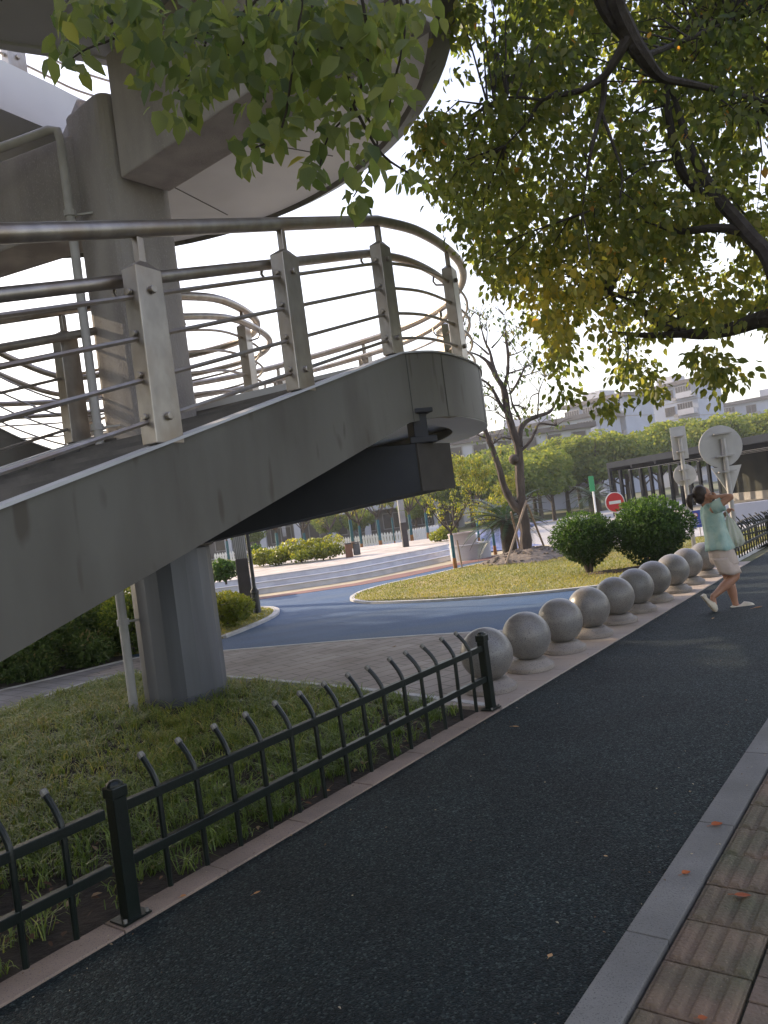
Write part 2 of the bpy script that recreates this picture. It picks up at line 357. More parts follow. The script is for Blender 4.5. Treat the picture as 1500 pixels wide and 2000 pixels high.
# ribbed tactile tiles and plain pavers beyond the right kerb
m_tile = pm('tactile_tile', (.185, .125, .082), (.115, .080, .055), 5, .8, .5, 70, c3=(.085, .085, .045), s3=2.2, speck=(150, (.30, .22, .14), .68))
m_tile2 = pm('brown_paver', (.19, .13, .095), (.125, .09, .068), 5, .8, .4, 70, c3=(.10, .09, .05), s3=2.0)
sheet('paving_bed', [LN(-8, -2.05), LN(30, -2.05), LN(30, -9), LN(-8, -9)], -.012, pm('joint_sand', (.035, .032, .02), (.02, .025, .012), 8, .95, .5))
TP = .2775
mb = MB(); mb2 = MB()
for i in range(-6, 50):
    s0 = .97 + TP * i
    for col in range(1):
        n0 = -2.057 - .285 * col
        q = lambda s_, n_: LN(s_, n_)
        j = random.uniform(-.002, .002)
        mb.prism([q(s0 + .004, n0), q(s0 + TP - .004, n0), q(s0 + TP - .004, n0 - .277), q(s0 + .004, n0 - .277)], -.04, .004 + j)
        for r_ in range(4):
            nc = n0 - .036 - .0685 * r_
            a, b, c, d = q(s0 + .010, nc + .026), q(s0 + TP - .010, nc + .026), q(s0 + TP - .010, nc - .026), q(s0 + .010, nc - .026)
            a2, b2, c2, d2 = q(s0 + .022, nc + .014), q(s0 + TP - .022, nc + .014), q(s0 + TP - .022, nc - .014), q(s0 + .022, nc - .014)
            zz = .0035 + j
            mb.add([(*a, zz), (*b, zz), (*c, zz), (*d, zz), (*a2, zz + .011), (*b2, zz + .011), (*c2, zz + .011), (*d2, zz + .011)],
                   [(4, 5, 6, 7), (0, 1, 5, 4), (1, 2, 6, 5), (2, 3, 7, 6), (3, 0, 4, 7)])
    for col in range(8):
        n0 = -2.345 - .205 * col; w_ = .2
        for h in range(2):
            ss = s0 + .03 + h * TP / 2 + (col % 2) * .07
            mb2.prism([q(ss + .003, n0), q(ss + TP / 2 - .003, n0), q(ss + TP / 2 - .003, n0 - w_), q(ss + .003, n0 - w_)], -.04, .004 + random.uniform(-.0025, .0025))
mb.build('tactile_paving', m_tile, kind='structure', bevel=.003)
mb2.build('footway_paving', m_tile2, kind='structure', bevel=.003)
# plaza pavers, side path, blue path
sheet('plaza_paving', [LN(3.95, .0), LN(3.95, .16), (.51, 6.3), (-.42, 7.35), (-2.01, 8.9), (-3.56, 10.15), (-4.3, 10.4), (-3.93, 11.51), (-3.2, 11.25), (-2.52, 11.03), (-.29, 10.31), (1.38, 9.58), (2.2, 9.25), LN(7.9, .7), LN(12.4, .62), LN(13.2, .3), LN(13.2, 0)], .004, m_paver)
sheet('side_path', [(-3.56, 10.15), (-4.14, 9.72), (-4.59, 8.68), (-6.1, 6.5), (-9, 3.1), (-11, 4.2), (-7.6, 8), (-5.65, 9.95), (-5.32, 10.15), (-3.93, 11.51)], .0, m_pathp)
mb = MB()
edge = [LN(4.0, .17, 0), (.5, 6.32, 0), (-.42, 7.35, 0), (-2.01, 8.9, 0), (-3.56, 10.12, 0), (-4.14, 9.70, 0), (-4.59, 8.68, 0), (-6.1, 6.5, 0)]
mb.wall(cat(edge, 4), .07, -.05, .016)
mb.build('bed_edging', m_white, kind='structure')
# strip of long pavers under the bollards
mb = MB()
for i in range(22):
    s0 = 3.97 + i * .42
    mb.prism([LN(s0 + .003, .002), LN(s0 + .417, .002), LN(s0 + .417, .30), LN(s0 + .003, .30)], -.04, .012)
    mb.prism([LN(s0 + .003, .306), LN(s0 + .417, .306), LN(s0 + .417, .60), LN(s0 + .003, .60)], -.04, .010)
mb.build('bollard_strip_paving', pm('warm_paver', (.40, .33, .275), (.33, .275, .23), 2, .75, .15), kind='structure', bevel=.003)
sheet('blue_path', [(-3.93, 11.51), (-2.52, 11.03), (-.29, 10.31), (1.38, 9.54), LN(7.6, .5), LN(13.3, .5), LN(14, .5), (7, 16), (6, 18), (5, 20), (3.2, 22.4), (1.6, 21.5), (.34, 20.0), (-.82, 19.3), (-3.31, 18.97), (-5, 18.4), (-6, 15), (-5, 12.6)], -.006, m_blue)
sheet('red_band', [(-6, 18.4), (-3.31, 18.9), (-.82, 19.22), (.34, 19.9), (1.6, 21.3), (3.2, 22.3), (5.0, 22.6), (5.0, 23.6), (3, 23.4), (1.5, 22.1), (-.09, 20.9), (-1.0, 20.0), (-3.76, 19.45), (-6, 19.3)], .0, m_red)
sheet('beige_band', [(-6, 19.28), (-3.76, 19.43), (-1.0, 19.98), (-.09, 20.88), (1.5, 22.08), (3, 23.38), (5.0, 23.58), (5.6, 25.5), (4.0, 25.4), (2.1, 24.4), (-1.2, 20.9), (-3.87, 20.5), (-6, 20.3)], -.004, m_beige)
# thin white kerb lines
def kerbline(name, pts, wd=.09, h=.03, k=5, closed=False):
    return MB().wall(cat([(*p, 0) for p in pts], k), wd, -.04, h).build(name, m_white, kind='structure')
kerbline('paving_kerb', [(-5.9, 9.6), (-5.32, 10.15), (-4.62, 10.85), (-3.93, 11.53), (-3.2, 11.28), (-2.52, 11.05), (-.29, 10.33), (1.38, 9.6), (2.3, 9.2)], .07, .012)
LAWN = cat([(-.89, 16.4), (-.86, 15.7), (-.55, 14.9), (.0, 14.3), (.9, 13.6), (2.1, 13.0), (3.3, 12.72), (4.6, 12.75), LN(12.6, .9), LN(13.3, .35)], 5) + \
    [LN(34, .35), (22.5, 31.0), (16.5, 26.0), (11.5, 21.6), (8.8, 19.9), (7.0, 19.9), (6.2, 20.4), (5.2, 21.6), (4.4, 21.8), (3.2, 21.3), (1.9, 20.3), (.9, 19.2), (-.1, 18.3), (-.7, 17.3)]
sheet('lawn', LAWN, .022, m_lawn)
kerbline('lawn_kerb', LAWN[:46] + [LN(20, .3)], .10, .035, k=1)
kerbline('lawn_back_kerb', [(7.0, 19.95), (6.2, 20.45), (5.2, 21.65), (4.4, 21.85), (3.2, 21.35), (1.9, 20.35), (.9, 19.25), (-.1, 18.35), (-.7, 17.35), (-.9, 16.4)], .1, .03)
ISL = cat([(-2.86, 12.5), (-2.6, 13.4), (-2.4, 14.3), (-2.36, 15.05), (-2.5, 15.9), (-2.9, 16.6), (-3.6, 17.0)], 5) + [(-6, 17.3), (-8, 15), (-6, 12), (-4.2, 12.0), (-3.2, 11.9)]
sheet('island_lawn', ISL, .02, m_lawn)
kerbline('island_kerb', ISL[:31], .12, .04, k=1)
HB = [(-3.95, 11.6), (-5.3, 10.25), (-6.2, 9.4), (-9.5, 6.2), (-16, 8), (-16, 18), (-6.5, 16), (-4.4, 12.1)]
sheet('hedge_bed', HB, -.002, m_soil)
# plaza steps and raised platform
e0 = cat([(-9.5, 19.9, 0), (-6.5, 20.1, 0), (-3.87, 20.45, 0), (-1.2, 20.95, 0), (.6, 22.6, 0), (2.0, 24.2, 0), (2.9, 25.6, 0)], 6)
back = [(4.0, 33, 0), (-3, 33.5, 0), (-12, 30, 0), (-12, 21, 0)]
mb = MB()
for i in range(3):
    e = offset(e0, .4 * i)
    mb.prism([p[:2] for p in e] + [p[:2] for p in back], (.14 * i - .02) if i else -.05, .14 * (i + 1) - (.012 if i == 2 else 0))
mb.build('plaza_steps', m_step, kind='structure')
e = offset(e0, .83)
MB().prism([p[:2] for p in e] + [(3.7, 32.8), (-3, 33.2), (-11.8, 29.8), (-11.8, 21.2)], .4, .428).build('plaza_platform', m_plat, kind='structure')
for i in range(3):
    pth = [(p[0], p[1], .14 * (i + 1) - .02) for p in offset(e0, .4 * i + .02)]
    MB().wall(pth, .08, .0, .028 + .001 * i).build('step_nosing', m_white, kind='structure')
# surfaces beyond
sheet('cross_road', [(7.5, 20.4), (9.5, 20.6), (14, 24), (19, 28.5), (30, 38), (60, 60), (60, 90), (20, 60), (9, 46), (4.9, 30), (5.2, 24)], .004, m_conc)
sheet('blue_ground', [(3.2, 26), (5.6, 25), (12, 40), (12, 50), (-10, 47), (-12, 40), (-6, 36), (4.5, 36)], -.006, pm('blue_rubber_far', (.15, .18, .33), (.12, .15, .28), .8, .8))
sheet('back_lawn', [(-40, 22), (-13, 31), (-4, 37), (3, 38.5), (4, 41), (-10, 46.5), (-60, 50)], -.002, m_lawn)
# ------------------------------------------------------------------ footbridge stair
m_paint = pm('grey_green_steel_paint', (.135, .130, .112), (.112, .106, .090), .8, .55, .05, 12, c3=(.078, .070, .058), s3=1.1, spec=.35, stretch=(1.3, 1.3, .35), speck=(5.5, (.075, .065, .05), .66))
m_soffit = pm('pale_soffit_paint', (.56, .565, .575), (.47, .475, .485), .8, .7, .05, 10)
m_concr = pm('stained_concrete', (.34, .315, .305), (.255, .235, .23), 2.5, .9, .4, 60, c3=(.42, .39, .375), s3=1.3, speck=(120, (.42, .40, .38), .62), stretch=(1.4, 1.4, .35))
m_clad = pm('column_cladding', (.17, .18, .205), (.125, .13, .145), 1.5, .42, .05, 8, metal=.35, stretch=(3, 3, .3))
m_steel = pm('brushed_stainless', (.42, .385, .345), (.32, .295, .265), 5, .38, .04, 60, metal=.8, stretch=(2, 2, 1.2), c3=(.33, .27, .21), s3=1.5)
m_dark = pm('dark_bearing', (.012, .013, .016), (.02, .02, .024), 5, .6)
m_beamd = pm('beam_side_shade', (.018, .02, .026), (.028, .03, .034), 2, .7)
m_deck = pm('stair_deck', (.16, .15, .14), (.11, .105, .10), 3, .85, .2)
m_pvc = pm('drainpipe_plastic', (.48, .47, .46), (.40, .39, .38), 5, .45)
m_concr2 = m_concr
bridge = empty('footbridge', (-2.2, 8.15, 0), label='grey painted steel footbridge stair curling round a concrete column, with stainless railings', cat='footbridge')
bridge.location = (0, 0, 0)
TD = (.49, .8717); TN = (-.8717, .49)
def flight(t, n): return (-1.32 + TD[0] * t + TN[0] * n, 4.84 + TD[1] * t + TN[1] * n, 2.25 + .29 * t)
outer = [flight(t, 0) for t in (-5.5, -3.5, -1.5, 0, 1.6, 2.6)] + cat([flight(3.35, 0), (.74, 8.42, 3.32), (1.14, 9.2, 3.35), (1.42, 10.0, 3.35), (1.50, 10.9, 3.35), (1.32, 11.9, 3.35), (.82, 12.8, 3.35), (0, 13.55, 3.35), (-1.1, 14.3, 3.35), (-2.35, 14.95, 3.35), (-4.0, 15.3, 3.35), (-6.2, 15.2, 3.35), (-8.2, 14.0, 3.45), (-9.5, 12.0, 4.0)], 6)
inner = [flight(t, 2.95) for t in (-5.5, -3.5, -1.5, 0, 1.6, 2.6)] + cat([flight(3.2, 2.93), (-1.83, 9.9, 3.33), (-1.57, 10.7, 3.35), (-1.52, 11.5, 3.35), (-1.85, 12.25, 3.35), (-2.6, 12.75, 3.35), (-3.9, 13.15, 3.35), (-5.1, 13.35, 3.35), (-5.75, 12.75, 3.62), (-6.2, 11.9, 4.0), (-6.9, 10.5, 4.5)], 6)
part = dict(parent=bridge)
MB().wall(outer, .12, -.70, 0).build('stringer', m_paint, smooth=True, **part)
MB().wall(inner, .12, -.70, 0).build('stringer', m_paint, smooth=True, **part)
# thin pale cap strips on the stringers
MB().wall(offset(outer, .0), .16, .0015, .02).build('stringer_cap', m_soffit, smooth=True, **part)
MB().wall(offset(inner, .0), .16, .0015, .02).build('stringer_cap', m_soffit, smooth=True, **part)
# seam welds on the outer stringer
for (p, a) in at_dist(outer, [8.95, 9.75, 11.2, 13.0, 15]):
    MB().box((p[0], p[1], p[2] - .35), (.012, .128, .69), a).build('seam', pm('seam_grey', (.10, .10, .09), (.09, .09, .08), 3, .7), **part)
# deck slab of the straight flight, with treads
A = [flight(t, .07) for t in (-5.5, 3.5)]; B = [flight(t, 2.87) for t in (-5.5, 3.5)]
MB().strip(A, B, -.62, -.30).build('flight_slab', m_paint, **part)
mb = MB()
for i in range(29):
    t0 = -5.4 + .31 * i; c = flight(t0 + .155, 1.47)
    mb.box((c[0], c[1], c[2] - .175), (.30, 2.78, .16), math.atan2(TD[1], TD[0]))
mb.build('treads', m_deck, **part)
# landing deck: polygon between outer and inner
oi = outer[6:]; ii = inner[6:]
pts = [p[:2] for p in offset(oi, .1)][: 64] + [p[:2] for p in offset(ii, -.1)][:44][::-1]
MB().prism(pts, 2.86, 3.2).build('landing_slab', m_soffit, **part)
fl = [(p[0], p[1], 2.655) for p in oi[:70]]
MB().strip([(*p[:2], 2.652) for p in offset(oi[1:70], -.055)], [(*p[:2], 2.652) for p in offset(oi[1:70], .42)], -.012, 0).build('bottom_flange', m_soffit, **part)
# column: cladding below, concrete above
CX, CY = -2.32, 8.15
prof = []
N_ = 18
pl = [(CX + .43 * math.cos(2 * math.pi * (k + .3) / N_), CY + .43 * math.sin(2 * math.pi * (k + .3) / N_)) for k in range(N_)]
MB().prism(pl, -.1, 1.56).build('column_cladding', m_clad, bevel=.012, **part)
a0 = math.atan2(-.625, .78)
rr = []
for k in range(4):
    for j in range(5):
        a = a0 + math.pi / 4 + k * math.pi / 2 + 0; ca = a - math.pi / 4 + j * math.pi / 8
        bx, by = math.cos(a) * .345, math.sin(a) * .345
        rr.append((CX + bx + .13 * math.cos(ca), CY + by + .13 * math.sin(ca)))
MB().prism(rr, 1.562, 6.22).build('column', m_concr, bevel=.03, **part)
# lower cantilever beam
bp = [(-1.95, 7.62), (.40, 7.80), (.78, 8.28), (-2.0, 8.62)]
MB().prism(bp, [1.58, 1.83, 1.83, 1.58], [2.38, 2.31, 2.31, 2.38]).build('cantilever_beam', m_beamd, **part)  # shade on the beam sides is put into the near-black colour
MB().prism([(.403, 7.80), (.783, 8.28), (.80, 8.27), (.42, 7.79)], 1.826, 2.314).build('beam_end', pm('brown_beam_end', (.065, .058, .05), (.045, .04, .035), 3, .9), **part)  # end face of the same beam in a paler brown
mb = MB(); mb.box((.46, 8.0, 2.35), (.30, .30, .07), .3); mb.box((.46, 8.0, 2.5), (.16, .20, .28), .3); mb.box((.46, 8.0, 2.65), (.28, .30, .05), .3)
mb.build('bearing_block', m_dark, bevel=.01, **part)
# steel transverse plates under flight meeting the column
0 and MB().prism([flight(2.2, .1)[:2], flight(2.5, .1)[:2], flight(2.5, 2.85)[:2], flight(2.2, 2.85)[:2]], 1.9, 2.45).build('cross_beam', m_beamd, **part)
# upper beams
def beam(name, x, y, dx, dy, L_, wd, z0, z1, st=0, m=m_concr):
    nx, ny = -dy * wd / 2, dx * wd / 2
    q = [(x + dx * st - nx, y + dy * st - ny), (x + dx * L_ - nx, y + dy * L_ - ny), (x + dx * L_ + nx, y + dy * L_ + ny), (x + dx * st + nx, y + dy * st + ny)]
    return MB().prism(q, z0, z1).build(name, m, bevel=.02, **part)
beam('upper_beam', CX, CY, .78, -.625, 3.9, .58, 5.32, 6.56, .42)
beam('upper_beam', CX, CY, -.93, .36, 3.2, .60, 5.05, 6.0, .30)
beam('upper_beam', CX, CY, -.55, .83, 2.2, .5, 5.6, 6.56, .36)
# upper ring deck
RC = (-3.5, 8.15); RO, RI = 4.65, 1.02
def ring(r, z, n=96): return [(RC[0] + r * math.cos(2 * math.pi * k / n), RC[1] + r * math.sin(2 * math.pi * k / n), z) for k in range(n)]
def annulus(r0, r1, z0, z1, name, m, n=96, **k):
    mb = MB(); rs = [ring(r0, z0, n), ring(r1, z0, n), ring(r1, z1, n), ring(r0, z1, n)]
    vs = [p for r_ in rs for p in r_]; fs = [(i * n + k_, i * n + (k_ + 1) % n, ((i + 1) % 4) * n + (k_ + 1) % n, ((i + 1) % 4) * n + k_) for i in range(4) for k_ in range(n)]
    return mb.add(vs, fs).build(name, m, smooth=True, parent=bridge, **k)
HOLE = cat([(-3.5, 6.95), (-3.04, 7.29), (-1.95, 7.93), (-1.72, 8.7), (-1.95, 9.55), (-2.5, 9.92), (-3.0, 9.5), (-3.3, 9.0), (-3.62, 8.45), (-3.95, 7.85), (-3.95, 7.2)], 8, closed=True)
HC = (-2.85, 8.35); HOLE.sort(key=lambda p: math.atan2(p[1] - HC[1], p[0] - HC[0]))
def outer_pt(p, r):
    a = math.atan2(p[1] - HC[1], p[0] - HC[0]); dx, dy = math.cos(a), math.sin(a); ex, ey = HC[0] - RC[0], HC[1] - RC[1]
    b_ = ex * dx + ey * dy; t = -b_ + math.sqrt(b_ * b_ - (ex * ex + ey * ey - r * r)); return (HC[0] + dx * t, HC[1] + dy * t)
mb = MB(); nh = len(HOLE); oo = [outer_pt(p, RO - .02) for p in HOLE]
mb.add([(*p, 6.6) for p in HOLE] + [(*p, 6.6) for p in oo] + [(*p, 6.9) for p in oo] + [(*p, 6.9) for p in HOLE], [(j * nh + i, j * nh + (i + 1) % nh, ((j + 1) % 4) * nh + (i + 1) % nh, ((j + 1) % 4) * nh + i) for j in range(4) for i in range(nh)])
mb.build('ring_deck', m_soffit, smooth=True, **part)
hw = offset([HOLE[-1]] + HOLE + [HOLE[0]], .1)[1:-1]
mb = MB(); mb.add([(*p, 6.57) for p in HOLE] + [(*p, 6.57) for p in hw] + [(*p, 7.15) for p in hw] + [(*p, 7.15) for p in HOLE], [(j * nh + i, j * nh + (i + 1) % nh, ((j + 1) % 4) * nh + (i + 1) % nh, ((j + 1) % 4) * nh + i) for j in range(4) for i in range(nh)])
mb.build('ring_fascia', m_soffit, smooth=True, **part)
# sloped outer fascia band
mb = MB(); n = 96; rs = [ring(RO - .02, 6.60, n), ring(RO + .0, 6.53, n), ring(RO + .26, 6.66, n), ring(RO + .30, 7.15, n), ring(RO + .18, 7.15, n), ring(RO + .0, 6.75, n)]
mb.add([p for r_ in rs for p in r_], [(i * n + k_, i * n + (k_ + 1) % n, ((i + 1) % 6) * n + (k_ + 1) % n, ((i + 1) % 6) * n + k_) for i in range(6) for k_ in range(n)])
mb.build('ring_fascia', m_paint, smooth=True, **part)
for a in (-62, -30, 2, 34, 66, 98, 130):
    a = R(a); c = (RC[0] + 2.85 * math.cos(a), RC[1] + 2.85 * math.sin(a))
    MB().box((c[0], c[1], 6.597), (2.6, .014, .010), a).build('soffit_seam', pm('seam_grey', (.10, .10, .09)), **part)
0 and annulus(3.1, 3.112, 6.592, 6.603, 'soffit_seam', pm('seam_grey', (.10, .10, .09)))

# ---- railings
m_post = m_steel
def post_mesh(h=1.16, stub=.17):
    mb = MB(); hx, hy = .12, .062
    mb.add([(-hx, -hy, 0), (hx, -hy, 0), (hx, hy, 0), (-hx, hy, 0), (-hx * .92, -hy * 1.0, h - .05), (hx * .92, -hy, h - .05), (hx * .92, hy, h - .05), (-hx * .92, hy, h - .05), (-.03, -.03, h), (.03, -.03, h), (.03, .03, h), (-.03, .03, h)],
           [(3, 2, 1, 0), (0, 1, 5, 4), (1, 2, 6, 5), (2, 3, 7, 6), (3, 0, 4, 7), (4, 5, 9, 8), (5, 6, 10, 9), (6, 7, 11, 10), (7, 4, 8, 11), (8, 9, 10, 11)])
    mb.box((0, 0, h + stub / 2 - .01), (.055, .05, stub))
    for z in (.17, .97): mb.tube([(0, -hy - .03, z), (0, -hy + .005, z)], .026, 10)
    for z in (.17, .43, .69, .95): mb.tube([(-hx - .025, 0, z), (-hx + .005, 0, z)], .022, 8)
    mb.tube([(-.06, hy - .01, .93), (-.075, hy + .10, .95), (-.075, hy + .13, 1.0), (-.06, hy + .12, 1.07)], .014, 6)
    return mb
postm = post_mesh().build('railing_post', m_post, parent=bridge, bevel=.006)
first = True
def railing(path, dists, start=0, end=None, flip=False, fine=.017, posts=True, hand=True):
    global first
    pth = path[start:end]
    sgn = -1 if flip else 1
    up = lambda p, h: (p[0], p[1], p[2] + h)
    MB().tube([up(p, 1.375) for p in pth], .054, 14).build('top_rail', m_steel, smooth=True, **part)
    if hand:
        o2 = offset(pth, .155 * sgn); MB().tube([up(p, 1.085) for p in o2], .043, 12).build('handrail', m_steel, smooth=True, **part)
    for z in (.17, .43, .69, .95): MB().tube([up(p, z) for p in pth], fine, 6).build('rail_bar', m_steel, smooth=True, **part)
    for (p, a) in at_dist(path, dists):
        if first: o = postm; first = False
        else: o = dup(postm, parent=bridge)
        o.location = p; o.rotation_euler = (0, 0, a + (math.pi if flip else 0))
D0 = 5.5
railing(outer, [D0 - 4.8, D0 - 3.2, D0 - 1.6, D0, D0 + 1.6, D0 + 3.32, D0 + 5.05, D0 + 7.9, D0 + 9.9, D0 + 11.9, D0 + 13.9, D0 + 15.9, D0 + 17.9])
railing(inner, [D0 - 3.2, D0 - 1.4, D0 + .2, D0 + 1.8, D0 + 3.3, D0 + 4.9, D0 + 6.6, D0 + 8.4, D0 + 10.2, D0 + 12.0, D0 + 13.6], flip=True)
# railing round the well of the ring deck
rp = cat([(-3.97, 7.2, 7.15), (-3.97, 7.8, 7.15), (-3.66, 8.42, 7.15), (-3.34, 8.97, 7.15), (-3.04, 9.47, 7.15), (-2.5, 9.88, 7.15), (-1.97, 9.5, 7.15)], 6)
railing(rp, [1.62, 3.1], hand=False, fine=.014)
# drainpipe
MB().tube([(-5.0, 7.6, 5.45), (-3.35, 7.80, 5.86), (-2.88, 7.82, 5.98), (-2.80, 7.82, 5.96), (-2.78, 7.82, 5.85), (-2.78, 7.82, -.05)], .046, 12).build('drainpipe', m_pvc, smooth=True, **part)
for z in (.9, 2.9, 5.1):
    mb = MB(); mb.tube([(-2.78, 7.82, z - .03), (-2.78, 7.82, z + .03)], .062, 12); mb.box((-2.66, 7.86, z), (.2, .02, .02)); mb.build('pipe_bracket', m_pvc, **part)
# ------------------------------------------------------------------ low green railing fence beside the lane
m_fence = pm('dark_green_enamel', (.0035, .0085, .006), (.0028, .006, .0045), 12, .36, .06, 60, spec=.5)
m_cap = pm('worn_grey_cap', (.22, .21, .18), (.13, .125, .11), 60, .7)
m_fence2 = m_fence
def picket_fence(name, s0, s1, npick, label, n=.07, first_post=True, last_post=True, bend=1, **k):
    a = LN(s0, n); root = empty(name, (*a, 0), LANE_ROT, label=label, cat='fence', **k)
    Lf = s1 - s0; mb = MB()
    proto = None
    for i, on in ((0, first_post), (1, last_post)):
        if not on: continue
        p = MB(); p.box((0, 0, .30), (.066, .066, .60)); p.prism([(-.039, -.039), (.039, -.039), (.039, .039), (-.039, .039)], .55, .60)
        p.lathe([(.038, .598), (.036, .61), (.022, .622), (.0, .626)], n=12)
        o = p.build('post', m_fence, root, bevel=.005); o.location = (i * Lf, 0, 0)
        f = MB(); f.box((0, 0, .022), (.14, .11, .008)); f.build('base_plate', m_fence, o)
        for bx, by in ((-.055, -.04), (.055, -.04), (.055, .04)):
            b = MB(); b.lathe([(.009, .022), (.009, .04), (0, .041)], (bx, by), 8); b.build('bolt', m_cap, o)
    for z in (.26, .50):
        MB().box((Lf / 2, 0, z), (Lf - .06, .036, .044)).build('rail', m_fence, root, bevel=.003)
    pk = None
    for i in range(npick):
        x = Lf * (i + 1) / (npick + 1)
        if pk is None:
            m = MB(); ys = [(0, .0, .055), (0, 0, .30), (0, 0, .50), (0, .008 * bend, .54), (0, .035 * bend, .585), (0, .065 * bend, .62), (0, .10 * bend, .655)]
            m.tube(ys, .0142, 8); pk = m.build('picket', m_fence, root, smooth=True)
            c = MB(); c.tube([(0, .088 * bend, .643), (0, .107 * bend, .662), (0, .111 * bend, .666)], [.0172, .0172, .011], 8); c.build('end_cap', m_cap, pk, smooth=True)
            o = pk
        else: o = dup(pk, parent=root)
        o.location = (x, 0, 0)
        if i: o.rotation_euler = (R(random.uniform(-1.2, 1.2)), R(random.uniform(-1, 1)), R(random.uniform(-6, 6)))
    return root
picket_fence('picket_fence', .62, 3.91, 14, 'low dark green metal fence with bent picket tops between grass bed and dark lane')
picket_fence('picket_fence', -2.67, .58, 14, 'dark green fence panel running off the lower left corner beside the grass bed', last_post=False)
picket_fence('picket_fence', 13.0, 16.3, 14, 'dark green bent-picket fence standing behind the walking person', n=.22, last_post=True)
picket_fence('picket_fence', 16.35, 19.6, 14, 'far dark green bent-picket fence panel at the right edge beyond the person', n=.22, first_post=False)
# a second fence line running away behind, crossing
rt2 = picket_fence('picket_fence', 13.0, 16.3, 14, 'dark green fence panel set at an angle behind the one by the person', n=.3)
rt2.rotation_euler = (0, 0, R(30)); rt2.location = (*LN(15.0, 1.1), 0)

# ------------------------------------------------------------------ granite ball bollards
m_gran = pm('polished_granite', (.22, .21, .195), (.165, .158, .148), 5, .36, .03, 30, speck=(130, (.09, .086, .08), .57), spec=.5, c3=(.22, .19, .16), s3=2)
prof = [(.0, .015), (.225, .015), (.228, .03), (.226, .055), (.21, .068), (.185, .08), (.17, .098), (.155, .11), (.13, .115), (0, .115)]
b0 = empty('ball_bollard', (0, 0, 0), cat='bollard', group='granite ball bollards in a row')
ballr = .228
base = MB().lathe(prof, n=40).build('base', pm('bollard_base_granite', (.30, .265, .225), (.23, .20, .175), 4, .6, .1, 60, speck=(120, (.11, .10, .09), .6)), b0, smooth=True)
MB().ell((0, 0, .098 + ballr), (ballr, ballr, ballr), 48, 28).build('ball', m_gran, b0, smooth=True)
bl = ['granite ball bollard half hidden behind the end post of the green fence', 'second granite ball bollard, standing just right of the fence end', 'third granite ball bollard from the green fence end', 'fourth granite ball bollard from the fence end',
      'fifth granite ball bollard, halfway along the curve of the row', 'sixth granite ball bollard, with a warm bright flank', 'seventh granite ball bollard, in front of the big round shrub', 'eighth granite ball bollard, third from the far end of the row', 'ninth granite ball bollard, next to last, left of the walking person', 'farthest granite ball bollard, right behind the legs of the walking person']
for i in range(10):
    s_ = 4.46 + .775 * i; n_ = .36 - .010 * max(0, i - 6) * (i - 6) * .5
    x, y = LN(s_ + random.uniform(-.02, .02), n_ + random.uniform(-.015, .015))
    if i == 0: b0.location = (x, y, .0); b0['label'] = bl[0]
    else: dup(b0, (x, y, 0), i * 1.3, label=bl[i])

# ------------------------------------------------------------------ fallen leaves
m_dry = leafmat('dry_leaf', [(0, (.30, .07, .02)), (.5, (.42, .14, .045)), (1, (.50, .30, .14))], trans=.1, rough=.7)
def fallen(px, py, ln, tone, label, z=.006, rz=0, cup=.25):
    x, y = G(px, py, z)
    pos = np.array([[0, 0, 0]]); a = rz
    n = 9; me = MB(); L1 = ln
    outl = [(0, 0), (.25, .30), (.55, .36), (.8, .22), (1.05, 0), (.8, -.2), (.55, -.34), (.25, -.28)]
    vs = [(L1 * (u_ - .5), L1 * v_, L1 * cup * (abs(v_) * 1.0 + (u_ - .5) ** 2 * .9 + .03)) for u_, v_ in outl]
    for u_ in (.28, .55, .8): vs.append((L1 * (u_ - .5), 0, L1 * cup * ((u_ - .5) ** 2 * .9)))
    fs = [(0, 1, 8), (1, 2, 9, 8), (2, 3, 10, 9), (3, 4, 10), (4, 5, 10), (5, 6, 9, 10), (6, 7, 8, 9), (7, 0, 8)]
    me.add(vs, fs); me.tube([(-L1 * .5, 0, L1 * .06), (-L1 * .85, L1 * .05, L1 * .03)], L1 * .02, 5)
    o = me.build('fallen_leaf', m_dry, label=label, cat='leaf', group='fallen leaves'); o.location = (x, y, z + .002); o.rotation_euler = (R(random.uniform(-8, 8)), R(random.uniform(-8, 8)), a)
    at = o.data.attributes.new('tone', 'FLOAT', 'POINT'); at.data.foreach_set('value', [tone] * len(o.data.vertices))
fallen(502, 1745, .034, .75, 'pale orange fallen leaf on the dark lane near the left fence post', rz=.4)
fallen(1400, 1613, .055, .12, 'curled red-brown leaf on the grey kerb at a joint', z=.016, rz=.1, cup=.5)
fallen(1340, 1708, .042, .25, 'curled orange leaf lying on the grey kerb below the joint leaf', z=.016, rz=.3, cup=.6)
fallen(1450, 1750, .06, 0, 'flat red leaf on the ribbed brown tiles', z=.016, rz=-.3, cup=.15)
fallen(1075, 1868, .028, .95, 'small cream leaf on the lane near the bottom edge', rz=1)
fallen(1183, 1673, .022, 1, 'tiny cream leaf on the middle of the lane', rz=2)
fallen(1007, 1420, .05, .9, 'long pale leaf on the lane in front of the first bollards', rz=-.2)
fallen(1275, 1162, .06, .95, 'pale leaf on the lane beside the bollard row', rz=.5)
fallen(1481, 1187, .10, .8, 'tan leaf on the lane right at the toe of the walking person', rz=-.1)
fallen(1393, 1208, .04, 1, 'small pale leaf on the lane below the person', rz=.7)
fallen(1372, 1690 + 300, .03, .1, 'dark leaf fragment on the grey kerb at the bottom edge', z=.016)
fallen(640, 1545, .035, .85, 'pale leaf on the pink kerb below the fence', z=.014)
fallen(358, 1752, .03, .7, 'pale curled leaf on the pink kerb beside the near fence post', z=.014, cup=.5)
fallen(770, 1263, .06, .95, 'pale leaf on the blue path behind the fence', z=.0)

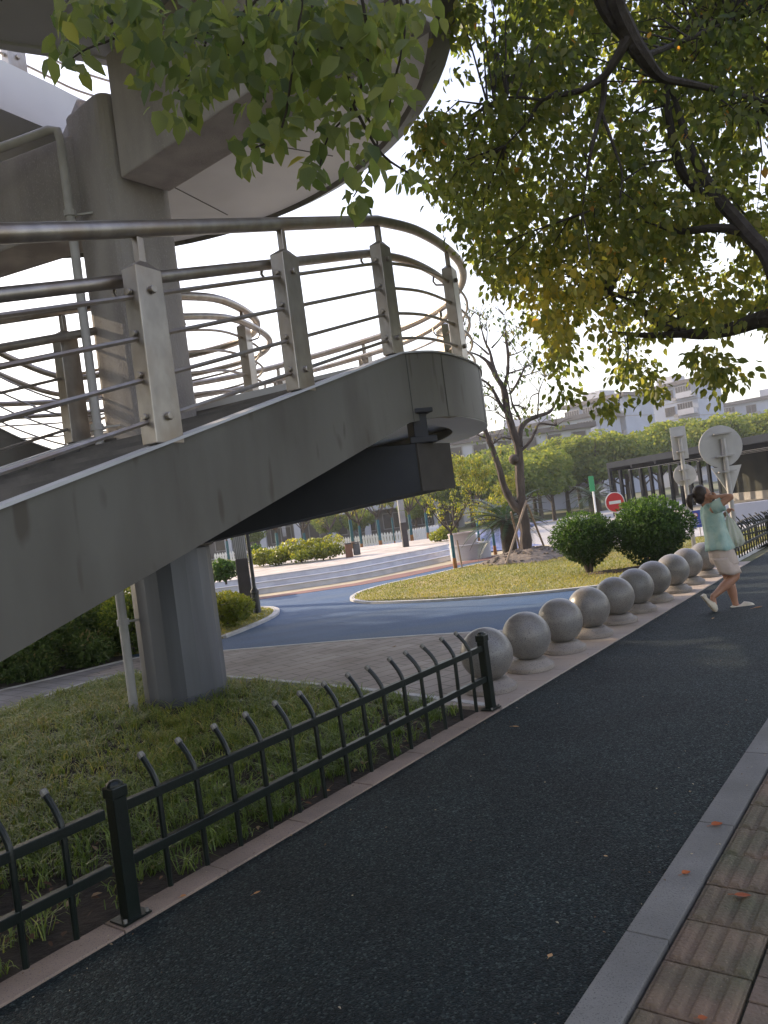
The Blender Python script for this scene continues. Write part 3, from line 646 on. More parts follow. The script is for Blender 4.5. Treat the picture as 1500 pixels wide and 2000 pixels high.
# ------------------------------------------------------------------ person walking with a bag
PY = 9.15
def Q(px, py, dy=0): return Vector(P(px, py, PY + dy))
m_skin = pm('skin', (.42, .22, .14), (.36, .18, .11), 6, .55, .03, 30)
m_hair = pm('dark_hair', (.018, .010, .007), (.035, .018, .010), 40, .45, .3, 120, stretch=(6, 6, 1))
m_shirt = pm('mint_shirt', (.27, .44, .41), (.44, .56, .49), 7, .85, .8, 14)
m_shorts = pm('cream_shorts', (.56, .46, .40), (.48, .40, .35), 5, .9, .4, 25)
m_clog = pm('cream_clog', (.62, .55, .42), (.52, .46, .36), 8, .6)
ft = Q(1432, 1190); person = empty('person', (ft.x, ft.y, 0), label='person with ponytail in mint shirt and cream shorts walking right, hand at the face', cat='person')
inv = Vector((-ft.x, -ft.y, 0))
def q(px, py, dy=0): return Q(px, py, dy) + inv
mb = MB()
def limb(a, b, r0, r1, n=12, mid=None):
    a, b = Vector(a), Vector(b); d = b - a
    pts = [a - d.normalized() * r0 * .6, a]; rs = [r0 * .55, r0]
    for t in (.25, .5, .75):
        pts.append(a + d * t); rs.append(r0 + (r1 - r0) * t + (mid or 0) * math.sin(math.pi * min(1, t * 1.25)))
    pts += [b, b + d.normalized() * r1 * .6]; rs += [r1, r1 * .55]
    mb.tube(pts, rs, n)
hc = q(1374, 967)
tilt = Matrix.Rotation(R(-14), 3, 'Y')
mb.ell(hc, (.088, .074, .108), 20, 14, tilt)
mb.ell(hc + Vector((.045, 0, -.045)), (.052, .052, .062), 14, 10, tilt)      # jaw
mb.tube([hc + Vector((.082, 0, .012)), hc + Vector((.098, 0, -.008)), hc + Vector((.106, 0, -.022)), hc + Vector((.085, 0, -.034))], [.009, .012, .014, .010], 8)   # nose
mb.ell(hc + Vector((.086, 0, -.052)), (.014, .024, .006), 10, 6); mb.ell(hc + Vector((.084, 0, -.064)), (.013, .02, .006), 10, 6)  # lips
for sy in (-1, 1): mb.ell(hc + Vector((-.002, sy * .076, -.012)), (.017, .008, .028), 10, 8)   # ears
nk = q(1384, 992); limb(hc + Vector((-.015, 0, -.07)), nk, .045, .055)
hip = q(1407, 1082)
mb.loft([[c + Vector((math.cos(t) * rx, math.sin(t) * ry, 0)) for t in [2 * math.pi * k / 16 for k in range(16)]] for c, rx, ry in
         ((q(1384, 985), .05, .06), (q(1388, 994), .085, .15), (q(1392, 1010), .10, .15), (q(1398, 1035), .09, .125), (q(1403, 1058), .10, .14), (q(1408, 1080), .115, .155), (q(1411, 1092), .09, .14))])
# near arm (raised, hand at the face), far arm holding the bag
shn = q(1392, 996, -.15); eln = q(1428, 970, -.20); wrn = q(1402, 970, -.11)
limb(shn, eln, .046, .036); limb(eln, wrn, .036, .024, mid=.004)
shf = q(1392, 996, .15); elf = q(1405, 1018, .17); wrf = q(1417, 1003, .05)
limb(shf, elf, .045, .035); limb(elf, wrf, .034, .023)
def hand(w, d, n, curl, sc=1.0):
    d = Vector(d).normalized(); n = Vector(n); n = (n - d * n.dot(d)).normalized(); s_ = d.cross(n)
    mb.tube([w, w + d * .03, w + d * .075], [.020, .030, .028], 10)
    for k, (o, l) in enumerate(((-.027, .062), (-.009, .07), (.009, .066), (.026, .052))):
        p0 = w + d * .07 + s_ * o; p1 = p0 + (d * math.cos(curl * .4) + n * math.sin(curl * .4)) * l * .4
        p2 = p1 + (d * math.cos(curl) + n * math.sin(curl)) * l * .33; p3 = p2 + (d * math.cos(curl * 1.6) + n * math.sin(curl * 1.6)) * l * .27
        mb.tube([p0, p1, p2, p3], [.010, .0095, .009, .007], 8)
    p0 = w + d * .025 - s_ * .024; p1 = p0 + (d * .6 - s_ * .8 + n * .2).normalized() * .03; p2 = p1 + (d * .8 + n * .5).normalized() * .028
    mb.tube([p0, p1, p2], [.012, .011, .008], 8)
hand(wrn, (-1, .25, .05), (0, .9, .3), .5)
hand(wrf, (.5, -.3, .5), (.5, -.3, -1), 1.5)
# legs
kn = q(1437, 1124, -.09); an = q(1392, 1166, -.09); kf = q(1424, 1133, .09); af = q(1437, 1181, .09)
limb(q(1411, 1086, -.08), kn, .082, .055); limb(kn, an, .054, .034, mid=.012)
limb(q(1411, 1086, .08), kf, .082, .055); limb(kf, af, .052, .034, mid=.012)
tn = q(1397, 1194, -.09); limb(an + Vector((0, 0, -.01)), tn + (an - tn) * .25, .034, .032)
tf = q(1466, 1184, .09); limb(af + Vector((0, 0, -.03)), tf + (af - tf) * .2, .034, .03)
body = mb.build('body', m_skin, person, smooth=True)
rm = body.modifiers.new('remesh', 'REMESH'); rm.mode = 'VOXEL'; rm.voxel_size = .006; rm.use_smooth_shade = True
sm = body.modifiers.new('smooth', 'SMOOTH'); sm.factor = .5; sm.iterations = 3
# hair
mb = MB(); mb.ell(hc + Vector((-.036, 0, .022)), (.088, .084, .108), 24, 16, tilt)
mb.ell(hc + Vector((-.055, 0, -.02)), (.066, .076, .085), 20, 12, tilt)
pt = [q(1353, 966), q(1347, 970), q(1345, 978), q(1348, 988), q(1353, 997)]
mb.tube([hc + Vector((-.10, 0, .01))] + pt, [.018, .022, .034, .037, .030, .008], 12)
hair = mb.build('hair', m_hair, person, smooth=True)
rm = hair.modifiers.new('remesh', 'REMESH'); rm.mode = 'VOXEL'; rm.voxel_size = .006; rm.use_smooth_shade = True
# cut the face side free of hair: shift back (hair volume sits behind the face)
mb = MB()
for sy in (-1, 1):
    c = hc + Vector((.088, sy * .032, .012)); mb.tube([c + Vector((0, math.cos(t) * .024, math.sin(t) * .018)) for t in [2 * math.pi * k / 16 for k in range(16)]], .0025, 6, closed=True)
    mb.tube([c + Vector((0, sy * .024, .005)), hc + Vector((.0, sy * .082, .0))], .0028, 6)
mb.tube([hc + Vector((.09, -.01, .014)), hc + Vector((.09, .01, .014))], .0025, 6)
mb.build('glasses', pm('black_frame', (.01, .01, .01), (.01, .01, .01), 3, .3), person)
def cloth(name, rings, mat, folds=7, amp=.012, seed=1, n=64, **k):
    rs = []; rr_ = random.Random(seed); ph = [rr_.uniform(0, 6) for _ in range(4)]
    m = len(rings); fine = []
    for i in range(m - 1):
        for t in (0, .33, .66):
            a, b = rings[i], rings[i + 1]; fine.append((a[0].lerp(b[0], t), *[a[j] + (b[j] - a[j]) * t for j in (1, 2)], (i + t) / (m - 1)))
    fine.append((*rings[-1][:3], 1))
    for c, rx, ry, t in fine:
        rs.append([c + Vector((math.cos(u_) * (rx + amp * (.3 + t) * (math.sin(folds * u_ + ph[0] + t * 2.2) * .6 + math.sin((folds + 4) * u_ - ph[1] - t * 3) * .4)), math.sin(u_) * (ry + amp * (.3 + t) * math.sin(folds * u_ + ph[0] + t * 2.2)), .008 * t * math.sin(3 * u_ + ph[2]))) for u_ in [2 * math.pi * k_ / n for k_ in range(n)]])
    return rs
mb = MB()
mb.loft(cloth('s', [(q(1382, 983), .055, .06), (q(1385, 987), .080, .11), (q(1388, 995), .105, .165), (q(1391, 1010), .122, .17), (q(1395, 1030), .124, .155), (q(1400, 1050), .130, .16), (q(1405, 1073), .160, .185)], m_shirt, seed=3, amp=.011, folds=5), cap=False)
for sgn, s_, e_ in ((-1, q(1391, 994, -.13), q(1412, 984, -.19)), (1, q(1391, 996, .13), q(1402, 1012, .19))):
    mb.tube([s_, s_.lerp(e_, .4), s_.lerp(e_, .75), e_], [.070, .078, .080, .084], 20, cap=False)
sh = mb.build('shirt', m_shirt, person, smooth=True); so = sh.modifiers.new('solid', 'SOLIDIFY'); so.thickness = .004
mb = MB()
mb.loft(cloth('s', [(q(1404, 1060), .105, .14), (q(1408, 1076), .138, .17), (q(1413, 1094), .150, .185), (q(1417, 1102), .142, .18)], m_shorts, seed=5, amp=.003), cap=False)
for sy in (-1, 1):
    mb.loft(cloth('s', [(q(1411, 1088, sy * .07), .130, .105), (q(1418, 1102, sy * .085), .126, .105), (q(1427, 1120 if sy < 0 else 1119, sy * .09), .122, .108)], m_shorts, seed=8 + sy, folds=5, amp=.0045), cap=False)
sh = mb.build('shorts', m_shorts, person, smooth=True); so = sh.modifiers.new('solid', 'SOLIDIFY'); so.thickness = .004
def clog(heel, toe, upn, label=None):
    d = (toe - heel); Ln = d.length; d.normalize(); upn = (upn - d * upn.dot(d)).normalized(); sd_ = d.cross(upn)
    rings = []
    for t, wd, h in ((0, .030, .035), (.08, .038, .045), (.25, .040, .030), (.42, .042, .040), (.6, .050, .075), (.8, .052, .062), (.93, .042, .045), (1.0, .022, .025)):
        c = heel + d * Ln * t
        rings.append([c + sd_ * (wd * math.cos(a)) + upn * (max(0, h * math.sin(a)) + (-.012 if math.sin(a) < -.1 else 0)) for a in [2 * math.pi * k / 14 for k in range(14)]])
    m = MB(); m.loft(rings); o = m.build('clog', m_clog, person, smooth=True)
    h = MB()
    for t, a in ((.6, 2.2), (.7, 2.5), (.8, 2.2), (.72, 1.9)):
        c = heel + d * Ln * t + sd_ * .0505 * math.cos(a) + upn * .066 * math.sin(a); h.ell(c, (.007, .007, .007), 8, 6)
    h.build('vent_hole', pm('dark_hole', (.08, .07, .06)), o)
clog(q(1371, 1163, -.09), q(1398, 1195, -.09), Vector((.8, 0, .6)))
clog(q(1428, 1190, .05), q(1474, 1184, .05), Vector((0, 0, 1)))
# carried bag (hangs from the far hand)
m_bag = bpy.data.materials.new('thin_pale_bag'); m_bag.use_nodes = True; b_ = m_bag.node_tree.nodes['Principled BSDF']; b_.inputs['Base Color'].default_value = (.72, .72, .66, 1); b_.inputs['Roughness'].default_value = .4
tr_ = m_bag.node_tree.nodes.new('ShaderNodeBsdfTranslucent'); tr_.inputs[0].default_value = (.5, .55, .42, 1); mx_ = m_bag.node_tree.nodes.new('ShaderNodeMixShader'); mx_.inputs[0].default_value = .45
m_bag.node_tree.links.new(b_.outputs[0], mx_.inputs[1]); m_bag.node_tree.links.new(tr_.outputs[0], mx_.inputs[2]); m_bag.node_tree.links.new(mx_.outputs[0], m_bag.node_tree.nodes['Material Output'].inputs[0])
bp0 = Q(1419, 1001, .02)
bag = empty('carrier_bag', (bp0.x, bp0.y, bp0.z), label='pale thin plastic bag hanging in front of the walking person', cat='bag')
vb = -bp0
rg = cloth('b', [(Q(1422, 1009, 0) + vb, .020, .022), (Q(1426, 1020, 0) + vb, .055, .04), (Q(1430, 1035, 0) + vb, .085, .06), (Q(1434, 1050, 0) + vb, .10, .075), (Q(1438, 1060, 0) + vb, .09, .07), (Q(1440, 1066, 0) + vb, .05, .04)], m_bag, seed=12, folds=9, amp=.012)
mb = MB(); mb.loft(rg); mb.build('sack', m_bag, bag, smooth=True)
mb = MB(); mb.tube([Q(1422, 1010, .01) + vb, Q(1419, 1003, .03) + vb, Q(1417, 998, .03) + vb, Q(1420, 1002, -.03) + vb, Q(1423, 1010, -.02) + vb], .008, 8); mb.build('handle', m_bag, bag, smooth=True)

# ------------------------------------------------------------------ signs
m_alu = pm('sign_back_aluminium', (.50, .49, .47), (.42, .41, .40), 3, .5, .03, 8, metal=.2)
m_pole = pm('galvanised_pole', (.42, .40, .38), (.32, .31, .30), 6, .5, metal=.4)
m_wht = pm('sign_white', (.75, .75, .74), (.68, .68, .67), 3, .5); m_rd = pm('sign_red', (.55, .015, .02), (.48, .015, .02), 3, .45)
m_bl = pm('sign_blue', (.02, .05, .30), (.02, .045, .26), 3, .5); m_gr = pm('sign_green', (.03, .28, .10), (.03, .24, .09), 3, .5)
def facing(v): return math.atan2(v[1], v[0])
def disc(mb, c, r, t, yaw, n=32, rim=True):
    # disc with normal horizontal at angle yaw
    nx, ny = math.cos(yaw), math.sin(yaw); sx, sy = -ny, nx; vs = []
    for k in (-t / 2, t / 2):
        for i in range(n):
            a = 2 * math.pi * i / n; vs.append((c[0] + nx * k + sx * r * math.cos(a), c[1] + ny * k + sy * r * math.cos(a), c[2] + r * math.sin(a)))
    mb.add(vs, [tuple(range(n)), tuple(range(n, 2 * n))] + [(i, (i + 1) % n, n + (i + 1) % n, n + i) for i in range(n)])
def signpole(px, py, top, r, label, **k):
    x, y = G(px, py); rt_ = empty('traffic_sign', (x, y, 0), label=label, cat='sign', **k)
    MB().tube([(0, 0, -.05), (0, 0, top)], r, 12).build('pole', m_pole, rt_, smooth=True); return rt_, x, y
yw = R(-100)
rt_, x, y = signpole(1356, 1070, 2.50, .045, 'two-plate traffic sign seen from behind, rectangular plate above a small disc')
mb = MB(); mb.box((0, .06, 2.40), (.34, .02, .74), R(-8)); mb.build('plate', m_alu, rt_, bevel=.006)
mb = MB(); disc(mb, (.03, .06, 1.66), .25, .02, R(82)); mb.build('plate', m_alu, rt_, bevel=.004)
for z in (2.55, 2.2, 1.78, 1.55):
    mb = MB(); mb.box((0, .0, z), (.20, .10, .028), R(-8)); mb.build('clamp', m_pole, rt_)
x0, y0 = G(1441, 1078)
rt_, x, y = signpole(1441, 1078, 2.28, .05, 'large round traffic sign seen from behind on a grey pole beside the person')
mb = MB(); disc(mb, (-.03, .07, 2.13), .42, .02, R(84), 48); mb.build('plate', m_alu, rt_, bevel=.004)
mb = MB(); c = (.06, .06, 1.45); mb.prism([(-.30, 0), (.30, 0), (.0, .0)], 0, 0) if False else None
mb.add([(-.27, .075, 1.72), (.33, .055, 1.72), (.05, .065, 1.10), (-.27, .095, 1.72), (.33, .075, 1.72), (.05, .085, 1.10)], [(0, 1, 2), (5, 4, 3), (0, 3, 4, 1), (1, 4, 5, 2), (2, 5, 3, 0)])
mb.build('plate', m_alu, rt_)
for z in (2.38, 1.93, 1.62):
    mb = MB(); mb.box((0, .0, z), (.34, .11, .028), R(-6)); mb.build('clamp', m_pole, rt_)
# no entry sign
X_, Y_, Z_ = P(1201, 981, 19.0)
rt_ = empty('no_entry_sign', (X_, Y_, 0), label='round red no-entry sign with a white bar, behind the two clipped shrubs', cat='sign')
MB().tube([(0, .04, -.05), (0, .04, Z_ + .1)], .03, 10).build('pole', m_pole, rt_, smooth=True)
mb = MB(); disc(mb, (0, 0, Z_), .255, .02, R(-80)); mb.build('border', m_wht, rt_)
mb = MB(); disc(mb, (-.002, -.009, Z_), .235, .016, R(-80)); mb.build('face', m_rd, rt_)
MB().box((-.004, -.02, Z_), (.31, .01, .075), R(10)).build('bar', m_wht, rt_)
# green flag-like sign
X_, Y_, Z_ = P(1157, 946, 26.0)
rt_ = empty('street_sign', (X_, Y_, 0), label='small green sign panel on a thin white pole before the far palm', cat='sign')
MB().tube([(.0, .03, -.05), (.0, .03, Z_ + .25)], .035, 8).build('pole', m_wht, rt_, smooth=True)
MB().box((-.02, 0, Z_ + .02), (.17, .03, .52)).build('panel', m_gr, rt_, bevel=.005)
# blue board with prohibition mark and small writing
X_, Y_, Z_ = P(1358, 1014, 20.5)
rt_ = empty('notice_board', (X_, Y_, 0), label='small blue notice board with a red-ringed prohibition mark between the sign pole and the person', cat='sign')
MB().box((0, 0, Z_), (.31, .03, .46), R(4)).build('board', m_bl, rt_)
MB().box((-.10, .02, Z_ / 2 - .1), (.025, .025, Z_ - .2)).build('leg', m_pole, rt_); MB().box((.10, .03, Z_ / 2 - .1), (.025, .025, Z_ - .2)).build('leg', m_pole, rt_)
mb = MB(); disc(mb, (0, -.02, Z_ + .10), .07, .006, R(-86)); o = mb.build('emblem', m_wht, rt_)
mb = MB(); mb.tube([(math.cos(t) * .062, -.025, Z_ + .10 + math.sin(t) * .062) for t in [2 * math.pi * k / 20 for k in range(20)]], .007, 6, closed=True)
mb.tube([(-.045, -.026, Z_ + .145), (.045, -.026, Z_ + .055)], .007, 6); mb.build('ring', m_rd, o)
mb = MB(); rr_ = random.Random(4)
for r_, wd in ((-.03, .15), (-.085, .20), (-.14, .24)):
    xx = -wd / 2
    while xx < wd / 2:
        for j in range(4): mb.box((xx + rr_.uniform(-.008, .008), -.02, Z_ + r_ + rr_.uniform(-.014, .014)), (rr_.choice((.004, .02)), .004, rr_.choice((.004, .02))))
        xx += .034
mb.build('lettering', m_wht, rt_)

# ------------------------------------------------------------------ lamp, light pillars, bin, planter
x, y = G(503, 1199); rt_ = empty('street_lamp', (x, y, 0), label='slim black lamp post at the tip of the small island lawn', cat='lamp')
m_blk = pm('black_paint', (.012, .013, .014), (.02, .02, .02), 5, .4)
MB().lathe([(.0, -.02), (.10, -.02), (.10, .02), (.085, .04), (.075, .42), (.085, .43), (.085, .47), (.05, .52), (.04, .56), (.036, 3.0), (0, 3.0)], n=16).build('pole', m_blk, rt_, smooth=True)
MB().lathe([(.0, 3.0), (.05, 3.0), (.17, 3.05), (.17, 3.07), (.05, 3.16), (0, 3.17)], n=20).build('head', m_blk, rt_, smooth=True)
m_mesh = brickmat('perforated_panel', (.42, .42, .42), (.36, .36, .36), (.15, .15, .15), .04, .04, ms=.006)
m_brn = pm('dark_brown_cladding', (.05, .042, .045), (.035, .03, .03), 4, .6)
def light_pillar(px, py, z0, label, sc=1.0):
    x, y = G(px, py, z0); rt_ = empty('light_pillar', (x, y, z0), R(8), label=label, cat='lamp', group='square light pillars')
    w_ = .27 * sc; h1 = 1.1 * sc; h2 = 2.75 * sc
    MB().box((0, 0, h1 / 2), (w_, w_, h1)).build('base', m_brn, rt_, bevel=.01)
    for k in range(3):
        z_ = h1 + (h2 - h1) * (k + .5) / 3; MB().box((0, 0, z_), (w_ * .94, w_ * .94, (h2 - h1) / 3 - .015)).build('panel', m_mesh, rt_)
light_pillar(484, 1187, 0, 'square light pillar with dark base beside the black lamp post')
light_pillar(793, 1068, .43, 'distant square light pillar on the raised plaza before the white fence', .8)
light_pillar(560, 1078, .2, 'distant square light pillar behind the plaza shrubs', .9)
# round stone planter at the end of the steps
m_pst = pm('pinkish_planter_stone', (.50, .42, .37), (.42, .36, .33), 2, .8, .1); m_pst2 = pm('pale_planter_stone', (.50, .49, .50), (.42, .42, .43), 2, .8, .1)
x, y = G(925, 1093); rt_ = empty('round_planter', (x, y + .6, 0), label='two-tier round stone planter at the end of the plaza steps', cat='planter')
MB().lathe([(0, -.02), (.62, -.02), (.62, .42), (.64, .42), (.64, .46), (.46, .46), (.46, .40), (0, .40)], n=48).build('lower_wall', m_pst2, rt_, smooth=True)
MB().lathe([(.0, .3), (.42, .3), (.42, .78), (.44, .78), (.44, .82), (.34, .82), (.34, .76), (0, .76)], (-.18, .10), n=40).build('upper_wall', m_pst, rt_, smooth=True)
x, y = G(691, 1088, .42); rt_ = empty('litter_bin', (x, y, .43), R(10), label='brown and grey twin litter bin on the far edge of the plaza', cat='bin')
MB().box((-.22, 0, .35), (.36, .35, .70)).build('body', pm('brown_metal', (.20, .10, .06), (.16, .08, .05)), rt_, bevel=.02); MB().box((.20, 0, .38), (.34, .35, .62)).build('body', pm('grey_metal', (.10, .10, .10)), rt_, bevel=.02)
MB().box((0, 0, .74), (.86, .42, .05)).build('lid', m_brn, rt_, bevel=.01); rt_.scale = (.62, .62, .62)
# ------------------------------------------------------------------ plants
G_CAMPHOR = leafmat('canopy_leaf', [(0, (.075, .10, .036)), (.42, (.155, .165, .060)), (.72, (.25, .225, .08)), (.93, (.36, .28, .06)), (1, (.40, .20, .07))], trans=.62, rough=.5, spec=.3)
G_NEAR = leafmat('hanging_leaf', [(0, (.075, .11, .05)), (.5, (.16, .185, .075)), (.85, (.23, .24, .09)), (1, (.32, .27, .09))], trans=.55, rough=.5, spec=.3)
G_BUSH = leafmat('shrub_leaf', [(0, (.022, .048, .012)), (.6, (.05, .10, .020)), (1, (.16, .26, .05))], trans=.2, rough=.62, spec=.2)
G_YEL = leafmat('yellow_green_leaf', [(0, (.10, .13, .02)), (.6, (.20, .21, .03)), (1, (.33, .27, .045))], trans=.35)
G_HEDGE = leafmat('hedge_leaf', [(0, (.05, .085, .03)), (.6, (.12, .17, .05)), (1, (.24, .19, .09))], trans=.2, rough=.7, spec=.15)
G_FAR = leafmat('far_leaf', [(0, (.075, .115, .035)), (.5, (.14, .175, .045)), (1, (.27, .265, .06))], trans=.35, rough=.8, spec=.15)
G_CYC = leafmat('cycad_leaf', [(0, (.018, .045, .020)), (1, (.045, .085, .030))], trans=.15, rough=.3)
G_GRASS = leafmat('grass_blade', [(0, (.075, .115, .028)), (.5, (.17, .225, .055)), (.85, (.30, .31, .085)), (1, (.42, .33, .13))], trans=.35, rough=.35)
m_bark = pm('bark', (.045, .035, .027), (.085, .068, .052), 9, .95, .8, 25, stretch=(1, 1, .35))
m_bark2 = pm('grey_bark', (.050, .038, .032), (.105, .082, .068), 6, .95, .8, 22, stretch=(1, 1, .4))
m_barkn = pm('dark_bark', (.035, .027, .02), (.055, .045, .035), 9, .9, .6, 30)

def sprigs(centers, per, rad, ln, lnv=.25, droop=.5, flat=.55):
    """scatter leaves round twig centres -> pos, dir, normal, length"""
    n = len(centers); c = np.repeat(centers, per, 0); N = len(c)
    ax = unit(rng.normal(size=(n, 3)) * [1, 1, .5]); axr = np.repeat(ax, per, 0)
    t = rng.uniform(-1, 1, (N, 1)); off = unit(rng.normal(size=(N, 3))) * rad * flat * rng.random((N, 1)) ** .5
    pos = c + axr * t * rad + off
    d = unit(axr * np.sign(t) * .5 + off / rad + np.array([0, 0, -droop]) + rng.normal(size=(N, 3)) * .35)
    nr = unit(np.array([0, 0, 1.0]) + rng.normal(size=(N, 3)) * .55)
    return pos, d, nr, ln * rng.uniform(1 - lnv, 1 + lnv, N)
def px3(px, py, Y):
    px = np.asarray(px, float); py = np.asarray(py, float)
    x = (px - 750) / FPX; y = -(py - 1000) / FPX
    xr = x * math.cos(ROLL) + y * math.sin(ROLL); yr = -x * math.sin(ROLL) + y * math.cos(ROLL)
    yy = math.cos(PITCH) - yr * math.sin(PITCH); zz = math.sin(PITCH) + yr * math.cos(PITCH)
    return np.stack([xr / yy * Y, Y * np.ones_like(px), EYE + zz / yy * Y], -1)

# ---- big tree at the right, trunk outside the frame on the footway
TX, TY = 6.6, 6.4
tree = empty('broadleaf_tree', (TX, TY, 0), label='large spreading green and yellowing tree overhanging the lane from the right', cat='tree')
toff = Vector((-TX, -TY, 0))
def limbs(mb, paths, off):
    for pts, rs in paths:
        pp = cat([tuple(p) + (r_,) for p, r_ in zip(pts, rs)], 4)
        mb.tube([Vector(p[:3]) + off for p in pp], [p[3] for p in pp], 8)
def pl(pix, off=None): return [P(*p) for p in pix]
mb = MB()
trunkp = [(TX, TY, -.1), (TX - .05, TY, 1.2), (TX - .2, TY + .05, 2.6), (TX - .4, TY + .1, 3.6)]
limbs(mb, [(trunkp, [.34, .27, .24, .22])], toff); mb.build('trunk', m_bark, tree, smooth=True)
fork = trunkp[-1]
mb = MB()
LB = [
    ([fork, P(1560, 600, 7.0), P(1490, 622, 7.3), P(1420, 645, 7.6), P(1350, 652, 7.9), P(1290, 635, 8.1), P(1235, 590, 8.2), P(1180, 570, 8.4)], [.20, .10, .085, .07, .055, .04, .025, .012]),
    ([P(1350, 652, 7.9), P(1260, 655, 8.0), P(1190, 648, 8.1)], [.04, .03, .012]),
    ([fork, P(1600, 560, 6.6), P(1495, 490, 6.9), P(1440, 430, 7.1), P(1390, 370, 7.3), P(1345, 280, 7.4), P(1320, 200, 7.5)], [.20, .11, .075, .065, .055, .04, .025]),
    ([P(1470, 455, 7.0), P(1400, 445, 7.2), P(1330, 452, 7.4), P(1280, 440, 7.5)], [.05, .04, .03, .01]),
    ([fork, P(1700, 200, 6.2), P(1500, -160, 6.1), P(1270, -100, 6.3), P(1200, -20, 6.5), P(1225, 60, 6.7), P(1255, 110, 6.8), P(1290, 150, 7.0), P(1340, 162, 7.1), P(1400, 175, 7.2), P(1500, 200, 7.5)], [.20, .15, .10, .085, .08, .08, .07, .045, .036, .03, .018]),
    ([P(1150, -60, 6.4), P(1180, 20, 6.6), P(1222, 75, 6.75)], [.04, .05, .045]),
    ([P(1228, 72, 6.7), P(1200, 120, 6.8), P(1178, 150, 6.9), P(1130, 178, 7.0), P(1060, 195, 7.2), P(1030, 240, 7.3), P(970, 300, 7.4)], [.05, .04, .034, .028, .02, .014, .005]),
    ([P(1180, 150, 6.9), P(1178, 200, 7.0), P(1160, 270, 7.0), P(1145, 350, 7.1), P(1135, 440, 7.2)], [.03, .026, .018, .012, .006]),
    ([P(1175, 220, 7.0), P(1200, 290, 7.0), P(1215, 340, 7.0), P(1210, 400, 7.0)], [.018, .014, .010, .004]),
    ([P(1060, 195, 7.2), P(990, 190, 7.3), P(940, 210, 7.4)], [.015, .01, .005]),
    ([P(1320, 200, 7.5), P(1300, 160, 7.5), P(1310, 250, 7.5), P(1330, 330, 7.6), P(1370, 380, 7.6)], [.02, .03, .04, .05, .05]),
    ([P(1255, 110, 6.8), P(1310, 90, 7.2), P(1380, 60, 7.6), P(1450, 30, 8)], [.03, .025, .02, .01]),
]
limbs(mb, LB, toff)
# crown leaves
CROWN = [(870, -400), (850, -60), (868, 60), (895, 110), (872, 150), (905, 190), (880, 225), (835, 218), (824, 265), (850, 320), (842, 365), (885, 425), (925, 420), (922, 500), (950, 560), (1000, 575), (1030, 610), (1035, 665), (1062, 690), (1085, 745), (1120, 775), (1175, 785), (1225, 800), (1262, 780), (1275, 735), (1240, 700), (1300, 668), (1350, 672), (1400, 668), (1450, 650), (1520, 672), (1800, 720), (2300, 700), (2300, -400)]
CROWN = [(a, b - (30 if b > 640 else 0)) for a, b in CROWN]
n = 15000
px = rng.uniform(800, 2300, n); py = rng.uniform(-400, 830, n)
keep = inpoly(px, py, CROWN)
hole = (wob(px / 100, py / 100, 1.6, 5) > .48) | ((px > 1180) & (px < 1420) & (py > 300) & (wob(px / 100, py / 100, 2.2, 9) > .42)) | ((px > 1260) & (py > 530) & (py < 590) & (rng.random(n) < .5))
hole |= (((px - 1400) / 70) ** 2 + ((py - 480) / 45) ** 2 < 1) & (rng.random(n) < .8)
hole |= (((px - 1330) / 60) ** 2 + ((py - 345) / 40) ** 2 < 1) & (rng.random(n) < .5)
hole |= (((px - 1090) / 90) ** 2 + ((py - 290) / 70) ** 2 < 1) & (rng.random(n) < .35)
keep &= ~hole & ((px < 1620) | (rng.random(n) < .35))
px, py = px[keep], py[keep]
Yd = 6.9 + 3.4 * rng.random(len(px)) ** .8 + .5 * wob(px / 100, py / 100, .8, 3)
Yd = np.clip(Yd, 5.9, 11)
cen = px3(px, py, Yd)
# sprig hanging low at the right, and the one sticking out left
def blob(cx, cy, rx, ry, n, Y0, Y1):
    a = rng.uniform(0, 6.283, n); r_ = rng.random(n) ** .5
    return px3(cx + rx * r_ * np.cos(a), cy + ry * r_ * np.sin(a), rng.uniform(Y0, Y1, n))
extra = [blob(1398, 725, 34, 20, 14, 7, 8), blob(1375, 690, 24, 26, 10, 7, 8), blob(1442, 730, 12, 12, 4, 7.2, 7.7), blob(1405, 755, 12, 8, 3, 7.2, 7.7), blob(1275, 765, 16, 16, 7, 7.5, 8.5), blob(840, 235, 14, 16, 8, 7, 7.5), blob(838, 300, 14, 22, 10, 7, 7.5), blob(900, 440, 14, 14, 5, 7, 8), blob(1110, 765, 25, 12, 5, 8, 9), blob(1200, 785, 40, 12, 8, 8, 9)]
cen = np.concatenate([cen] + extra)
pos, d, nr, ln = sprigs(cen, 10, .19, .088, droop=.7)
cpx = np.repeat(rng.random(len(cen)), 10)
tone = np.clip(.28 + .22 * wob(pos[:, 0], pos[:, 2], 1.0, 21) + .16 * rng.normal(size=len(pos)) + .12 * (cpx - .5), 0, .97)
# one yellowing clump and a few orange leaves
yc = px3([1110], [570], 7.2)[0]; dd = np.linalg.norm((pos - yc) * [1, .4, 1], axis=1); tone = np.where((dd < .42 + .3 * rng.random(len(pos))), np.clip(tone + .42, 0, .93), tone)
oc = px3([1250], [105], 7.0)[0]; dd = np.linalg.norm((pos - oc) * [1, .5, 1], axis=1); tone = np.where((dd < .22) & (rng.random(len(pos)) < .5), 1, tone)
tone = np.where(rng.random(len(pos)) < .004, 1, tone)
leaves('foliage', pos + np.array(toff), d, nr, ln, G_CAMPHOR, wid=.68, tone=tone, parent=tree)
